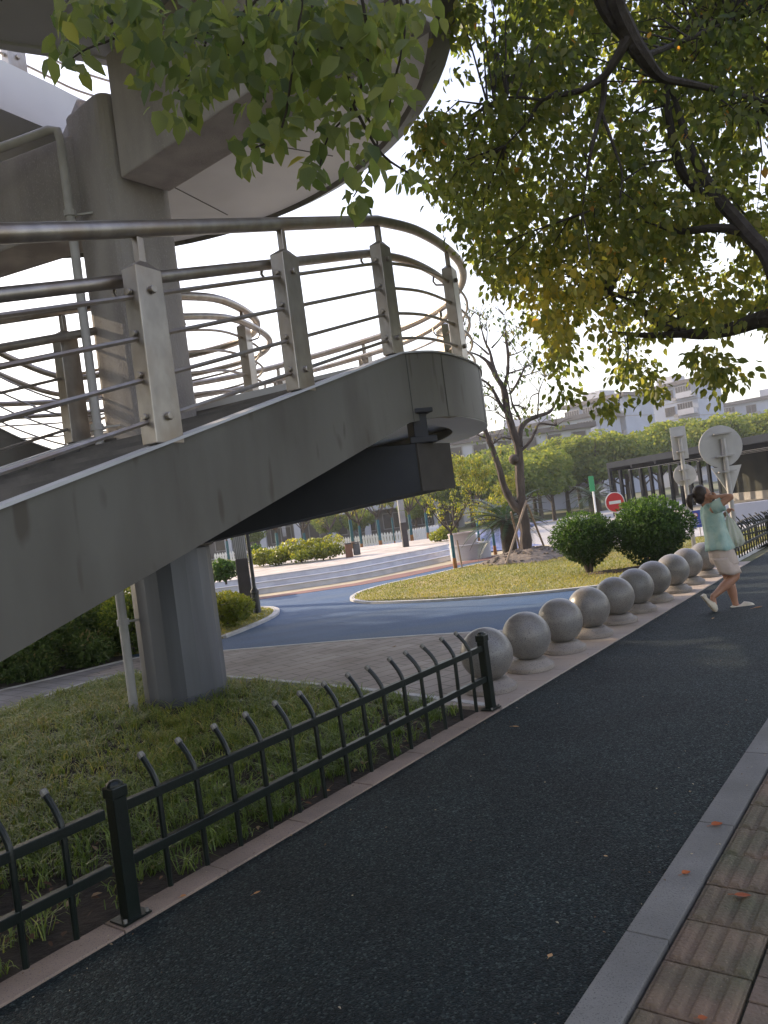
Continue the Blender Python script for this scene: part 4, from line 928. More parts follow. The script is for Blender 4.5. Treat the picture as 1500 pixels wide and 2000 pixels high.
# twigs: connect clusters roughly to the nearest limb point
allp = []
for pts, rs in LB:
    for a, b in zip(pts, pts[1:]):
        for t in (0, .25, .5, .75): allp.append([a[i] + (b[i] - a[i]) * t for i in range(3)])
allp = np.array(allp); sel = rng.choice(len(cen), 420, replace=False)
for i in sel:
    c = cen[i]; dd = np.linalg.norm(allp - c, axis=1); j = dd.argmin()
    if dd[j] > 2.4: continue
    a = Vector(allp[j]); b = Vector(c); mid = a.lerp(b, .5) + Vector((random.uniform(-.1, .1), random.uniform(-.1, .1), .08 + random.uniform(0, .1)))
    mb.tube([a + toff, mid + toff, b + toff], [.012, .008, .003], 5)
mb.build('branch', m_barkn, tree, smooth=True)

# ---- tree over the camera: its low twigs hang into the top left of the view
KX, KY = -.8, -3.2
tk = empty('broadleaf_tree', (KX, KY, 0), label='leafy light green branches hanging close in front of the ring deck at the top left', cat='tree')
koff = Vector((-KX, -KY, 0)); mb = MB()
limbs(mb, [([(KX, KY, -.1), (KX, KY, 1.5), (KX + .1, KY + .1, 3.0), (KX + .1, KY + .5, 4.2)], [.30, .24, .21, .18])], koff); mb.build('trunk', m_bark, tk, smooth=True)
mb = MB()
limbs(mb, [([(KX + .1, KY + .5, 4.2), (-.3, -.5, 4.9), (.0, 1.2, 4.7), P(620, -300, 2.7), P(600, -60, 2.9)], [.16, .11, .07, .03, .012]),
           ([(.0, 1.2, 4.7), P(300, -260, 2.7), P(250, -40, 2.9)], [.05, .02, .01]),
           ([(KX + .1, KY + .5, 4.2), (1.5, -1, 5.2), (3, .6, 5.6)], [.15, .1, .05]), ([(KX + .1, KY + .5, 4.2), (-2.5, -1.5, 5.2), (-4, .5, 5.6)], [.15, .1, .05]),
           ([P(620, -300, 2.7), P(770, -60, 2.9), P(800, 20, 2.9)], [.02, .012, .004])], koff)
tw = [[(600, -60), (575, 100), (550, 250), (490, 292)], [(700, -40), (720, 100), (690, 205), (640, 270), (622, 340)], [(690, 205), (745, 300), (812, 345)], [(660, 60), (690, 180), (728, 250), (735, 305), (690, 385)],
      [(250, -40), (240, 60), (170, 95), (140, 115)], [(420, -60), (400, 90), (340, 190)], [(480, -60), (490, 120), (520, 200)], [(770, -60), (790, 60), (770, 160), (760, 210)], [(600, -60), (500, 60), (430, 120)], [(600, -60), (620, 100), (610, 190)], [(800, 20), (830, 10), (850, 30)], [(540, -40), (430, 60), (300, 90), (240, 110)]]
for k, t_ in enumerate(tw):
    Y0 = 2.65 + .08 * k % .5; pts = [P(a, b, Y0 + .05 * i) for i, (a, b) in enumerate(t_)]
    limbs(mb, [(pts, [.0065 - .005 * i / len(pts) for i in range(len(pts))])], koff)
mb.build('branch', m_barkn, tk, smooth=True)
BL = [(200, 20, 105, 45, 60), (150, 55, 55, 45, 25), (350, 40, 130, 60, 110), (300, 120, 60, 50, 34), (335, 200, 42, 42, 22), (400, 130, 60, 60, 40), (470, 90, 110, 80, 90), (600, 70, 140, 80, 130), (555, 170, 60, 60, 40), (500, 230, 45, 40, 18), (478, 285, 38, 40, 22), (545, 255, 24, 26, 10), (640, 190, 60, 70, 46), (720, 120, 80, 90, 80), (760, 190, 50, 50, 26), (770, 60, 60, 60, 40),
      (610, 325, 30, 30, 15), (640, 265, 28, 28, 10), (720, 240, 40, 38, 16), (718, 315, 38, 26, 15), (700, 290, 30, 25, 8), (835, 15, 34, 28, 16), (690, 385, 30, 22, 12), (802, 342, 34, 20, 12), (142, 122, 22, 20, 7), (110, 110, 15, 20, 4), (450, 20, 330, 45, 130), (380, 180, 30, 30, 10), (680, 60, 120, 60, 60), (590, 20, 200, 50, 70)]
pp = []
for (cx, cy, rx, ry, k) in BL:
    a = rng.uniform(0, 6.283, k); r_ = rng.random(k) ** .5; pp.append(px3(cx + rx * r_ * np.cos(a), cy + ry * r_ * np.sin(a), rng.uniform(2.45, 3.25, k)))
pos = np.concatenate(pp); N_ = len(pos)
d = unit(rng.normal(size=(N_, 3)) * [.7, .5, .4] + np.array([0, 0, -.9])); nr = unit(rng.normal(size=(N_, 3)) * .6 + np.array([0, -.9, .5]))
tone = np.clip(.42 + .25 * wob(pos[:, 0] * 2, pos[:, 2] * 2, 1.4, 4) + .2 * rng.normal(size=N_), 0, 1)
leaves('foliage', pos + np.array(koff), d, nr, .085 * rng.uniform(.55, 1.15, N_), G_NEAR, wid=.68, tone=tone, parent=tk)
# unseen rest of its crown, added above and behind the view to shade the lane
n = 3600; c = np.stack([rng.uniform(-6.5, 7.5, n), rng.uniform(-7, 4.2, n), rng.uniform(4.3, 6.6, n)], 1)
c = c[(c[:, 2] - EYE) / np.maximum(.1, c[:, 1]) > .84]
c = c[(c[:, 1] < 1.5) | (rng.random(len(c)) < .35)]
c = c[(c[:, 0] / 7.2) ** 2 + ((c[:, 1] + 1.2) / 6) ** 2 < 1]
pos, d, nr, ln = sprigs(c, 6, .3, .14, droop=.5)
leaves('foliage', pos + np.array(koff), d, nr, ln, G_CAMPHOR, wid=.6, parent=tk)

# ---- generic builders
def lobes(n, R_, seed):
    r_ = np.random.default_rng(seed); out = []
    for i in range(n):
        a = r_.uniform(0, 6.283); z = r_.uniform(-.55, .9); rr_ = math.sqrt(max(0, 1 - z * z)) * r_.uniform(.45, .75)
        out.append((rr_ * math.cos(a) * R_[0], rr_ * math.sin(a) * R_[1], z * R_[2] * .62, r_.uniform(.30, .48)))
    return out
def crown_pts(n, R_, seed, nl=12):
    r_ = np.random.default_rng(seed); L = lobes(nl, R_, seed); m = n // nl; out = []
    for (x, y, z, s_) in L:
        v = unit(r_.normal(size=(m, 3))); rad = (1 - r_.random((m, 1)) ** 2 * .55) * s_
        out.append(np.array([x, y, z]) + v * rad * np.array(R_))
    v = unit(r_.normal(size=(n // 6, 3))); out.append(v * np.array(R_) * .62 * r_.random((n // 6, 1)) ** .4)
    return np.concatenate(out)
def crown_obj(name, n, R_, z, size, mat, seed, parent, nl=12, asp=1.6, wv=.35):
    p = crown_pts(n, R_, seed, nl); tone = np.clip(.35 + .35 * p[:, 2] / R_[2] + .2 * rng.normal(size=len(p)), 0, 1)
    return cards(name, p + [0, 0, z], size * rng.uniform(.6, 1.3, len(p)), mat, tone, parent, nrm=unit(p) * .8, asp=asp)
def trunk_obj(h, r0, spread, parent, seed, mat=m_bark, nb=6, base=.35, lean=.1):
    r_ = random.Random(seed); mb = MB(); lx, ly = r_.uniform(-lean, lean), r_.uniform(-lean, lean)
    mb.tube([(0, 0, -.1), (lx * .4, ly * .4, h * .35), (lx, ly, h * .8)], [r0, r0 * .75, r0 * .35], 8)
    for i in range(nb):
        t = base + (1 - base) * i / nb * .75; a = i * 2.4 + r_.uniform(-.4, .4); z = h * t
        e = (lx + math.cos(a) * spread * r_.uniform(.5, .85), ly + math.sin(a) * spread * r_.uniform(.5, .85), z + h * r_.uniform(.25, .45))
        m_ = ((lx * t + e[0]) / 2, (ly * t + e[1]) / 2, z + (e[2] - z) * .35)
        mb.tube([(lx * t, ly * t, z), m_, e], [r0 * .42, r0 * .3, r0 * .1], 6)
    return mb.build('trunk', mat, parent, smooth=True)

# ---- pruned tree on the lawn mound
bx, by = G(1037, 1092)
bt = empty('pruned_tree', (bx, by, 0), label='nearly bare double-trunked tree with cut limbs on a soil mound', cat='tree'); boff = Vector((-bx, -by, 0))
def C4(x, y, r_, dy=0):
    p = P(800 + x / 4, 540 + y / 4, by + dy); return (*p, r_ / 4 * by / 1500)
BR = [[(915, 2230, 62), (905, 2000, 52), (880, 1800, 47), (862, 1600, 43), (850, 1350, 40), (805, 1200, 34), (765, 1050, 34), (735, 880, 30), (680, 790, 24), (620, 680, 20), (545, 620, 11), (450, 585, 6)],
      [(735, 880, 24), (765, 760, 17), (770, 620, 15), (760, 530, 13), (750, 440, 11)], [(770, 540, 6), (830, 460, 5), (880, 415, 3)],
      [(690, 800, 20), (650, 690, 17), (628, 590, 13), (590, 510, 10), (560, 400, 7), (545, 310, 5)], [(640, 560, 10), (710, 480, 6), (750, 390, 4), (740, 300, 2)], [(600, 540, 7), (606, 430, 5), (600, 340, 3)], [(618, 610, 10), (540, 540, 8), (460, 470, 5), (430, 380, 3)],
      [(780, 920, 14), (832, 850, 13), (872, 770, 11), (905, 705, 8), (955, 675, 5)], [(870, 785, 6), (960, 755, 5), (1080, 715, 3)], [(765, 760, 9), (830, 740, 7), (890, 725, 5)],
      [(752, 1060, 20), (700, 985, 18), (655, 895, 15), (590, 820, 11), (490, 790, 8), (430, 770, 5)], [(655, 900, 9), (590, 860, 6), (520, 855, 3)], [(690, 980, 8), (610, 930, 5), (530, 950, 3)],
      [(860, 1330, 30), (868, 1190, 26), (925, 1125, 23), (1000, 1092, 20), (1090, 1060, 17), (1133, 1008, 11)], [(1000, 1090, 8), (1006, 980, 7), (1012, 900, 6), (1055, 785, 3)], [(1012, 910, 6), (950, 940, 5), (920, 1040, 4), (850, 1100, 3)],
      [(875, 1360, 15), (940, 1290, 15), (985, 1205, 12), (1020, 1150, 10), (1150, 1166, 9)], [(865, 1120, 12), (805, 1000, 9), (785, 900, 7), (760, 800, 6)], [(800, 1010, 8), (850, 1010, 7), (905, 1038, 6)],
      [(880, 1850, 40), (820, 1790, 38), (745, 1660, 33), (700, 1500, 30), (640, 1330, 27), (590, 1200, 23), (560, 1120, 18), (535, 1020, 14), (470, 930, 9)], [(598, 1262, 9), (540, 1242, 7), (515, 1205, 4)], [(790, 1270, 10), (720, 1260, 7), (650, 1310, 4)],
      [(435, 700, 5), (425, 560, 7), (470, 330, 4)], [(425, 560, 6), (385, 400, 4), (380, 350, 2)], [(770, 620, 8), (840, 600, 6), (900, 565, 4)], [(745, 1110, 8), (700, 1075, 5), (665, 1045, 3)]]
mb = MB(); tips = []; r_ = random.Random(9)
for k, b in enumerate(BR):
    dy = 0 if k in (0, 19) else r_.uniform(-.5, .5)
    pts = [C4(x, y, rr_, dy * (i / len(b)) ** .7) for i, (x, y, rr_) in enumerate(b)]
    pp = cat(pts, 4); mb.tube([Vector(p[:3]) + boff for p in pp], [max(.006, .84 * p[3] * (1 + r_.uniform(-.12, .12))) for p in pp], 8)
    if k: tips += [pts[-1], pts[-2], pts[-1]]
mb.ell(Vector(C4(815, 1430, 0)[:3]) + boff, (.14, .16, .14), 10, 8)
for t_ in tips:
    for j in range(3):
        e = Vector(t_[:3]); dv = Vector((r_.uniform(-.5, .5), r_.uniform(-.4, .4), r_.uniform(-.05, .55))); mb.tube([e + boff, e + dv * .5 + Vector((0, 0, .05)) + boff, e + dv + boff], [.010, .007, .003], 5)
mb.build('trunk', m_bark2, bt, smooth=True)
tp = np.array([t_[:3] for t_ in tips]); cc = np.repeat(tp, 4, 0) + rng.normal(size=(len(tp) * 4, 3)) * .22
pos, d, nr, ln = sprigs(cc, 2, .12, .12, droop=1.2)
leaves('foliage', pos + np.array(boff), d, nr, ln, G_HEDGE, wid=.5, parent=bt)
# soil mound, stakes
mb = MB(); vs = []; nr_, na = 14, 48
for i in range(nr_ + 1):
    for k in range(na):
        a = 2 * math.pi * k / na; t_ = i / nr_; rr_ = t_ * (1.25 + .12 * math.sin(3 * a) + .07 * math.sin(7 * a)); h = .27 * (1 - t_ ** 2) ** 1.2 + random.uniform(-.018, .022) * (1 - t_ * .6)
        vs.append((bx - .05 + rr_ * math.cos(a), by - .05 + rr_ * math.sin(a) * .95, .022 + h if i < nr_ else .01))
mb.add(vs, [(i * na + k, i * na + (k + 1) % na, (i + 1) * na + (k + 1) % na, (i + 1) * na + k) for i in range(nr_) for k in range(na)])
for i in range(160):
    a = random.uniform(0, 6.28); rr_ = random.uniform(.2, 1.35); mb.ell((bx + rr_ * math.cos(a), by + rr_ * math.sin(a), .03 + .27 * max(0, 1 - (rr_ / 1.25) ** 2)), (random.uniform(.02, .06), random.uniform(.02, .05), random.uniform(.015, .04)), 6, 4)
mb.build('soil_mound', pm('dry_soil', (.20, .165, .13), (.13, .105, .085), 9, .95, .8, 20), kind='structure')
m_wood = pm('weathered_pole', (.36, .27, .19), (.26, .19, .13), 12, .8, .3, 30)
def Y4(px, py, Y): return Vector(P(px, py, Y))
for k, (a, b, Ya, Yb) in enumerate((((1028, 978), (988, 1108), by - .2, by - 1.0), ((1030, 985), (1063, 1040), by - .1, by + .9), ((998, 1000), (1018, 1075), by + .1, by + .7))):
    A_, B_ = Y4(*a, Ya), Y4(*b, Yb); B_.z = .0
    o = MB().tube([Vector((0, 0, 0)), A_ - B_], .03, 8).build('tree_stake', m_wood, smooth=True, label=['long slanting wooden prop in front of the pruned tree', 'wooden prop leaning right behind the pruned tree', 'wooden prop leaning behind the left trunk of the pruned tree'][k], cat='stake', group='props round the pruned tree'); o.location = B_

# ---- two clipped shrubs
def shrub(px, py, cx, cy, rx, rz, n, label, seed, mat=G_BUSH, leaf=.05, stems=5, name='round_shrub', **k):
    x, y = G(px, py); rt_ = empty(name, (x, y, 0), label=label, cat='shrub', **k)
    c = P(cx, cy, y); c = Vector(c) - Vector((x, y, 0))
    rg = np.random.default_rng(seed)
    v = unit(rg.normal(size=(n, 3))); bump = 1 + .15 * wob(v[:, 0] * 3 + v[:, 2] * 2, v[:, 1] * 3 - v[:, 2] * 2, 1.6, seed)
    rad = (1 - .5 * rg.random(n) ** 2.2) * bump; shp = np.array([rx, rx, rz]); p = v * rad[:, None] * shp
    lo_ = p[:, 2] < 0; tp_ = np.where(lo_, 1 + .42 * p[:, 2] / rz, 1.0); p[:, 0] *= tp_; p[:, 1] *= tp_; p += np.array(c)
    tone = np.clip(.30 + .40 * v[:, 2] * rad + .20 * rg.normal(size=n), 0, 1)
    leaves('foliage', p, unit(v + rg.normal(size=(n, 3)) * .6), unit(v + rg.normal(size=(n, 3)) * .5), leaf * rg.uniform(.7, 1.3, n), mat, wid=.5, tone=tone, parent=rt_)
    m2 = n // 3; v2 = unit(rg.normal(size=(m2, 3))); p2 = v2 * (rg.random((m2, 1)) ** .4) * .78 * shp; t2 = np.where(p2[:, 2] < 0, 1 + .42 * p2[:, 2] / rz, 1.0); p2[:, 0] *= t2; p2[:, 1] *= t2
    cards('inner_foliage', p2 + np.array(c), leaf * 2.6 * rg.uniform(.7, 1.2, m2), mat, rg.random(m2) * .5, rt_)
    mb = MB(); r_ = random.Random(seed)
    for i in range(stems):
        a = i * 2 * math.pi / stems; e = c + Vector((math.cos(a) * rx * .55, math.sin(a) * rx * .55, -rz * .15)); m_ = Vector((math.cos(a) * .10 + c.x * .4, math.sin(a) * .10 + c.y * .4, max(.1, (c.z - rz) * .7 + .12)))
        mb.tube([Vector((math.cos(a) * .02, math.sin(a) * .02, -.03)), m_, m_.lerp(e, .5) + Vector((0, 0, .03)), e], [.035, .026, .018, .008], 6)
        for j in range(3):
            dv = Vector((r_.uniform(-.3, .3), r_.uniform(-.3, .3), r_.uniform(.1, .3))); mb.tube([m_.lerp(e, .6), m_.lerp(e, .6) + dv], [.011, .004], 5)
    mb.build('stem', m_bark2, rt_, smooth=True); return rt_
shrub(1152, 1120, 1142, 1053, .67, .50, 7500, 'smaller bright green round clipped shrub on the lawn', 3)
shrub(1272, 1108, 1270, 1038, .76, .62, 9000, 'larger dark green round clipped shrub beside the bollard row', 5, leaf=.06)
MB().ell((*G(1262, 1112), .0), (.75, .5, .07), 24, 8).build('soil_patch', pm('leafy_soil', (.09, .05, .03), (.05, .035, .025), 14, .95, .9, 30), kind='structure')
MB().ell((*G(1185, 1119), .0), (.45, .35, .045), 24, 8).build('soil_patch', MATS['leafy_soil'], kind='structure')
# ---- shrubs on the island and the hedge behind the stair
isl = [(450, 1226, 448, 1192, .42, .30, 'yellow-green low shrub at the near edge of the small island, right of the column'), (468, 1212, 466, 1188, .30, .25, 'small yellow-green shrub on the island beside the light pillar'), (436, 1200, 436, 1178, .35, .25, 'yellow-green shrub on the island half hidden by the column')]
for i, a in enumerate(isl): shrub(*a[:6], 1500, a[6], 20 + i, G_YEL, .05, 3, 'low_shrub', group='yellow-green shrubs on the island')
hd = [(215, 1262, 212, 1200, .62, .50, 'brightest green shrub of the hedge, just left of the drainpipe'), (262, 1275, 262, 1215, .50, .55, 'hedge shrub seen between the drainpipe and the column'), (150, 1285, 150, 1235, .60, .48, 'dull green hedge shrub under the middle of the stair'), (100, 1305, 90, 1255, .60, .45, 'dark hedge shrub under the stair, second from the left edge'), (30, 1328, 25, 1275, .65, .50, 'leftmost dark hedge shrub at the picture edge'),
      (170, 1300, 170, 1275, .40, .28, 'low reddish dark shrub in front of the hedge'), (240, 1272, 235, 1252, .38, .25, 'low brownish shrub in front of the bright hedge shrub'), (60, 1325, 60, 1303, .42, .25, 'low dark shrub at the front of the hedge near the left edge'), (-60, 1340, -60, 1290, .7, .6, 'hedge shrub running off the left edge')]
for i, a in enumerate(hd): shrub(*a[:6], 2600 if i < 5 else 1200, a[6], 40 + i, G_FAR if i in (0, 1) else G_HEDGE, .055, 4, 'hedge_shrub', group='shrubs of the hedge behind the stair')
# unseen trees added outside the left edge to shade the bed and the lane
for i, (x, y, r_, h) in enumerate(((-9.5, 6.5, 2.6, 5.0), (-12.0, 11.5, 3.3, 5.6), (-8.5, 3.2, 2.4, 4.8), (-16, 17, 4, 6.5), (-20.5, 23.5, 4.8, 9.5))):
    rt_ = empty('added_shade_tree', (x, y, 0), label=['nearer added shade tree left of the stair, outside the picture', 'tall added shade tree left of the hedge, outside the picture', 'small added shade tree left of the bed, outside the picture', 'big added shade tree far left, outside the picture', 'tallest added shade tree beyond the plaza at the far left, outside the picture'][i], cat='tree')
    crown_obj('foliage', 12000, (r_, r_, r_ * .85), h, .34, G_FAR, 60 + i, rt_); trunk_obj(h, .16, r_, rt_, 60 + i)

# ---- cycads
def cycad(px, py, Y, cz, rad, label, sc=1, seed=0, trunk=.7):
    x, _, _ = P(px, py, Y); rt_ = empty('cycad', (x, Y, 0), label=label, cat='palm')
    MB().lathe([(.0, -.05), (.20, -.05), (.22, .3), (.20, cz - .08), (.12, cz), (0, cz)], n=12).build('trunk', m_barkn, rt_, smooth=True)
    r_ = random.Random(seed); V = []; T = []
    mb = MB()
    P0 = []; D0_ = []; N0 = []; Ls = []
    for i in range(34):
        a = i * 2.399; el = 1.15 - 1.25 * (i / 34); L_ = rad * r_.uniform(.85, 1.1)
        pts = []
        for j in range(9):
            t_ = j / 8; e2 = el - t_ * 1.05; 
            if j == 0: p = Vector((0, 0, cz - .03))
            else: p = pts[-1] + Vector((math.cos(a) * math.cos(e2), math.sin(a) * math.cos(e2), math.sin(e2))) * L_ / 8
            pts.append(p)
        mb.tube(pts, [.012 - .001 * j for j in range(9)], 4)
        side = Vector((-math.sin(a), math.cos(a), 0))
        for j in range(34):
            t_ = .12 + .88 * j / 34; f = t_ * 8; k = min(7, int(f)); p = pts[k].lerp(pts[k + 1], f - k); tg = (pts[k + 1] - pts[k]).normalized()
            l = .17 * math.sin(math.pi * min(1, t_ * .85 + .12)) * rad
            for s_ in (-1, 1):
                dv = (side * s_ + tg * .6 + Vector((0, 0, .15))).normalized(); P0.append(p); D0_.append(dv); N0.append(tg.cross(dv) * s_ + Vector((0, 0, .3))); Ls.append(l)
    mb.build('frond_rib', m_barkn, rt_)
    leaves('frond', np.array(P0), np.array(D0_), unit(np.array(N0)), np.array(Ls), G_CYC, wid=.11, parent=rt_, fold=.02, curl=.05)
cycad(998, 1088, 21.6, 1.05, 1.5, 'dark green cycad palm directly behind the pruned tree', seed=2)
cycad(1163, 1010, 31, 1.3, 1.2, 'distant cycad palm below the green sign panel', seed=3)

# ---- young staked trees
m_wrap = pm('teal_wrap', (.03, .12, .14), (.02, .09, .11), 6, .8); m_wrapo = pm('orange_base', (.30, .13, .04), (.2, .09, .03), 6, .9)
def young(seed, h=2.0, nl=260, mat=G_YEL, spread=.65, leaf=.09, wrap=True):
    rt_ = empty('young_tree', (0, 0, 0)); r_ = random.Random(seed); mb = MB(); tips = []
    t0 = h * .42; mb.tube([(0, 0, t0 - .02), (0, 0, t0 + .12)], [.035, .032], 7)
    for i in range(7):
        a = i * 2.4 + r_.uniform(-.3, .3); L_ = spread * r_.uniform(.6, 1.1); top = h * r_.uniform(.78, 1.05)
        pts = [Vector((0, 0, t0 + .08)), Vector((math.cos(a) * L_ * .45, math.sin(a) * L_ * .45, t0 + (top - t0) * .4)), Vector((math.cos(a) * L_, math.sin(a) * L_, top))]
        mb.tube(cat([tuple(p) for p in pts], 3), [.024, .021, .018, .014, .011, .007, .005][:7], 6)
        for j in range(5):
            q_ = pts[1].lerp(pts[2], r_.random()); e = q_ + Vector((r_.uniform(-.25, .25), r_.uniform(-.25, .25), r_.uniform(0, .3))); mb.tube([q_, e], [.007, .003], 4); tips += [e, q_.lerp(e, .5)]
        tips += [pts[2]]
    mb.build('branch', m_bark2, rt_, smooth=True)
    MB().tube([(0, 0, .28), (0, 0, t0)], .045, 8).build('trunk_wrap', m_wrap if wrap else m_bark2, rt_, smooth=True)
    MB().tube([(0, 0, -.05), (0, 0, .28)], [.06, .048], 8).build('trunk', m_wrapo if wrap else m_bark2, rt_, smooth=True)
    tp = np.array([tuple(t) for t in tips]); c = tp[rng.integers(0, len(tp), nl // 3)] + rng.normal(size=(nl // 3, 3)) * .07
    pos, d, nr, ln = sprigs(c, 3, .09, leaf, droop=.3); leaves('foliage', pos, d, nr, ln, mat, wid=.45, parent=rt_); return rt_
yA = young(1, 2.1, 420, G_YEL, .75, .085); x, y = G(890, 1112); yA.location = (x, y, .02); tag(yA, 'young staked tree with teal trunk wrap at the near corner of the plaza steps', 'tree')
o = MB().tube([(0, 0, 0), (-.04, 0, .75)], .022, 8).build('tree_stake', m_wood, smooth=True, label='short wooden stake beside the teal-wrapped young tree', cat='stake'); o.location = (x + .18, y + .05, .0)
yB = young(2, 3.6, 2600, G_YEL, .75, .11); x, _, z = P(930, 1010, 31); yB.location = (x, 31, 0); tag(yB, 'dense bright yellow young tree left of the double trunk', 'tree')
yC = young(3, 1.7, 900, G_YEL, .55, .09); x, y = G(985, 1085); yC.location = (G(968, 1083)[0], G(968, 1083)[1], 0); tag(yC, 'small bushy young tree with a wooden post left of the cycad', 'tree')
ys = [(600, 1092, 1.5, 'young tree with teal trunk behind the bright plaza shrubs'), (650, 1088, 1.35, 'young tree with teal trunk at the right end of the bright shrubs'), (708, 1078, 1.5, 'thin young tree just right of the litter bin'), (745, 1074, 1.7, 'young tree before the white fence, middle of the row'), (772, 1066, 1.0, 'young tree just left of the distant light pillar'),
      (806, 1062, 1.75, 'young tree just right of the distant light pillar'), (838, 1058, 1.75, 'young tree before the right end of the white fence'), (448, 1098, 1.6, 'staked young tree just right of the column top'), (545, 1085, 1.7, 'young tree above the bright shrubs, left part'), (1008, 1050, .75, 'young tree with green foliage behind the cycad'), (690, 1066, 1.9, 'young tree behind the litter bin')]
for i, (px_, py_, sc, lb) in enumerate(ys):
    x, y = G(px_, py_, .0); y2 = min(y, 40); x2 = x * y2 / y
    dup(yB if i in (4, 9) else yA, (x2, y2, 0), i * 1.1, sc=sc, label=lb, group='young trees round the plaza')
for i, (px_, py_, r_, rz_, lb, mt) in enumerate(((545, 1104, .8, .5, 'bright yellow-green plaza shrub, left one', G_YEL), (590, 1100, .9, .5, 'bright yellow-green plaza shrub, middle one', G_YEL), (632, 1094, .8, .5, 'bright yellow-green plaza shrub, right one', G_YEL), (515, 1106, .5, .5, 'dark round shrub beside the black lamp post', G_BUSH), (442, 1140, .6, .4, 'low green hedge block right of the column', G_BUSH), (860, 1058, .6, .35, 'low round shrub left of the stone planter', G_YEL))):
    x, y = G(px_, py_, .42); rt_ = empty('low_shrub', (x, y, .40), label=lb, cat='shrub', group='shrubs round the plaza')
    crown_obj('foliage', 1800, (r_ * 1.2, r_, rz_), rz_ * .8, .11, mt, 80 + i, rt_, nl=8); MB().tube([(0, 0, 0), (0, 0, rz_)], .03, 6).build('stem', m_bark2, rt_)

# ---- ground cover in the bed: arching grass clumps, bare patches, dead leaves
n = 17500; cx = rng.uniform(-8, .8, n); cy = rng.uniform(-1, 10.2, n)
ins = inpoly(cx, cy, [LN(-5, .24), LN(3.86, .24), (.28, 6.3), (-.5, 7.28), (-2.05, 8.78), (-3.5, 9.95), (-4.05, 9.6), (-4.65, 8.4), (-6.1, 6.3), (-8, 3)])
ins &= (cx / np.maximum(.5, cy) > -.72) & (cy > 1.8)
dl = (cx - O0[0]) * NL[0] + (cy - O0[1]) * NL[1]
w_ = wob(cx, cy, 1.7, 31); ins &= rng.random(n) < np.clip(.70 + .95 * w_ - .35 * (dl < .9) * (w_ < .3) + .30 * np.clip(dl - 1.3, 0, 1.2), .05, 1)
ins &= (cx - CX) ** 2 + (cy - CY) ** 2 > .46 ** 2
cx, cy = cx[ins], cy[ins]; per = 15; n = len(cx) * per
bxp = np.repeat(cx, per) + rng.normal(size=n) * .025; byp = np.repeat(cy, per) + rng.normal(size=n) * .025
a = rng.uniform(0, 6.283, n); L_ = np.repeat(rng.uniform(.06, .155, len(cx)) * (1 + .15 * wob(cx, cy, 2.5, 77)), per) * rng.uniform(.6, 1.15, n); sp = rng.uniform(.55, 1.5, n)
dx, dy = np.cos(a), np.sin(a); wd = rng.uniform(.0022, .0040, n)
def gp(t, h, s_):
    return np.stack([bxp + dx * L_ * t * sp - dy * wd * s_, byp + dy * L_ * t * sp + dx * wd * s_, -.012 + L_ * h], 1)
V = np.stack([gp(0, 0, 1), gp(0, 0, -1), gp(.22, .52, 1), gp(.22, .52, -1), gp(.62, .72, .75), gp(.62, .72, -.75), gp(1.0, .56, 0)], 1).reshape(-1, 3)
dlb = (bxp - O0[0]) * NL[0] + (byp - O0[1]) * NL[1]
tone = np.clip(.22 + .16 * np.clip(dlb, 0, 2.4) + .22 * wob(bxp, byp, 1.2, 8) + .2 * rng.normal(size=n) + .15 * (rng.random(n) < .06), 0, 1)
npmesh('bed_grass', V, 7, 5, [(0, 1, 3), (0, 3, 2), (2, 3, 5), (2, 5, 4), (4, 5, 6)], G_GRASS, tone, kind='stuff')
# dead leaves lying in the bed
n = 4200; cx = rng.uniform(-6, .8, n); cy = rng.uniform(1.5, 9, n); ins = inpoly(cx, cy, [LN(-5, .2), LN(3.86, .2), (.28, 6.3), (-.5, 7.28), (-2.05, 8.78), (-4.0, 8.4), (-6.1, 6.3)])
dl = (cx - O0[0]) * NL[0] + (cy - O0[1]) * NL[1]; ins &= rng.random(n) < np.clip(1.25 - dl * .4, .15, 1); cx, cy = cx[ins], cy[ins]; n = len(cx)
leaves('leaf_litter', np.stack([cx, cy, rng.uniform(-.005, .03, n)], 1), rng.normal(size=(n, 3)) * [1, 1, .25], unit(rng.normal(size=(n, 3)) * .35 + [0, 0, 1]), rng.uniform(.025, .06, n), leafmat('litter_leaf', [(0, (.05, .028, .016)), (.6, (.13, .065, .035)), (1, (.30, .21, .12))], trans=.05, rough=.8), wid=.55, kind='stuff')
# short tufts on the lawn and the island
n = 60000; cx = rng.uniform(-3, 10, n); cy = rng.uniform(12, 22, n); ins = inpoly(cx, cy, LAWN); cx, cy = cx[ins], cy[ins]
cx2 = rng.uniform(-6, -2.3, 9000); cy2 = rng.uniform(12, 17.2, 9000); i2 = inpoly(cx2, cy2, ISL); cx = np.concatenate([cx, cx2[i2]]); cy = np.concatenate([cy, cy2[i2]]); n = len(cx)
a = rng.uniform(0, 6.283, n); h = rng.uniform(.018, .045, n); wv = rng.uniform(.006, .014, n); lx = rng.normal(size=n) * .012; ly = rng.normal(size=n) * .012
V = np.stack([np.stack([cx - np.cos(a) * wv, cy - np.sin(a) * wv, np.full(n, .02)], 1), np.stack([cx + np.cos(a) * wv, cy + np.sin(a) * wv, np.full(n, .02)], 1), np.stack([cx + lx, cy + ly, .02 + h], 1)], 1).reshape(-1, 3)
npmesh('lawn_grass', V, 3, 1, [(0, 1, 2)], leafmat('lawn_blade', [(0, (.11, .13, .035)), (.5, (.22, .21, .065)), (1, (.38, .28, .11))], trans=.3), np.clip(.45 + .3 * wob(cx, cy, .8, 12) + .2 * rng.normal(size=n), 0, 1), kind='stuff')

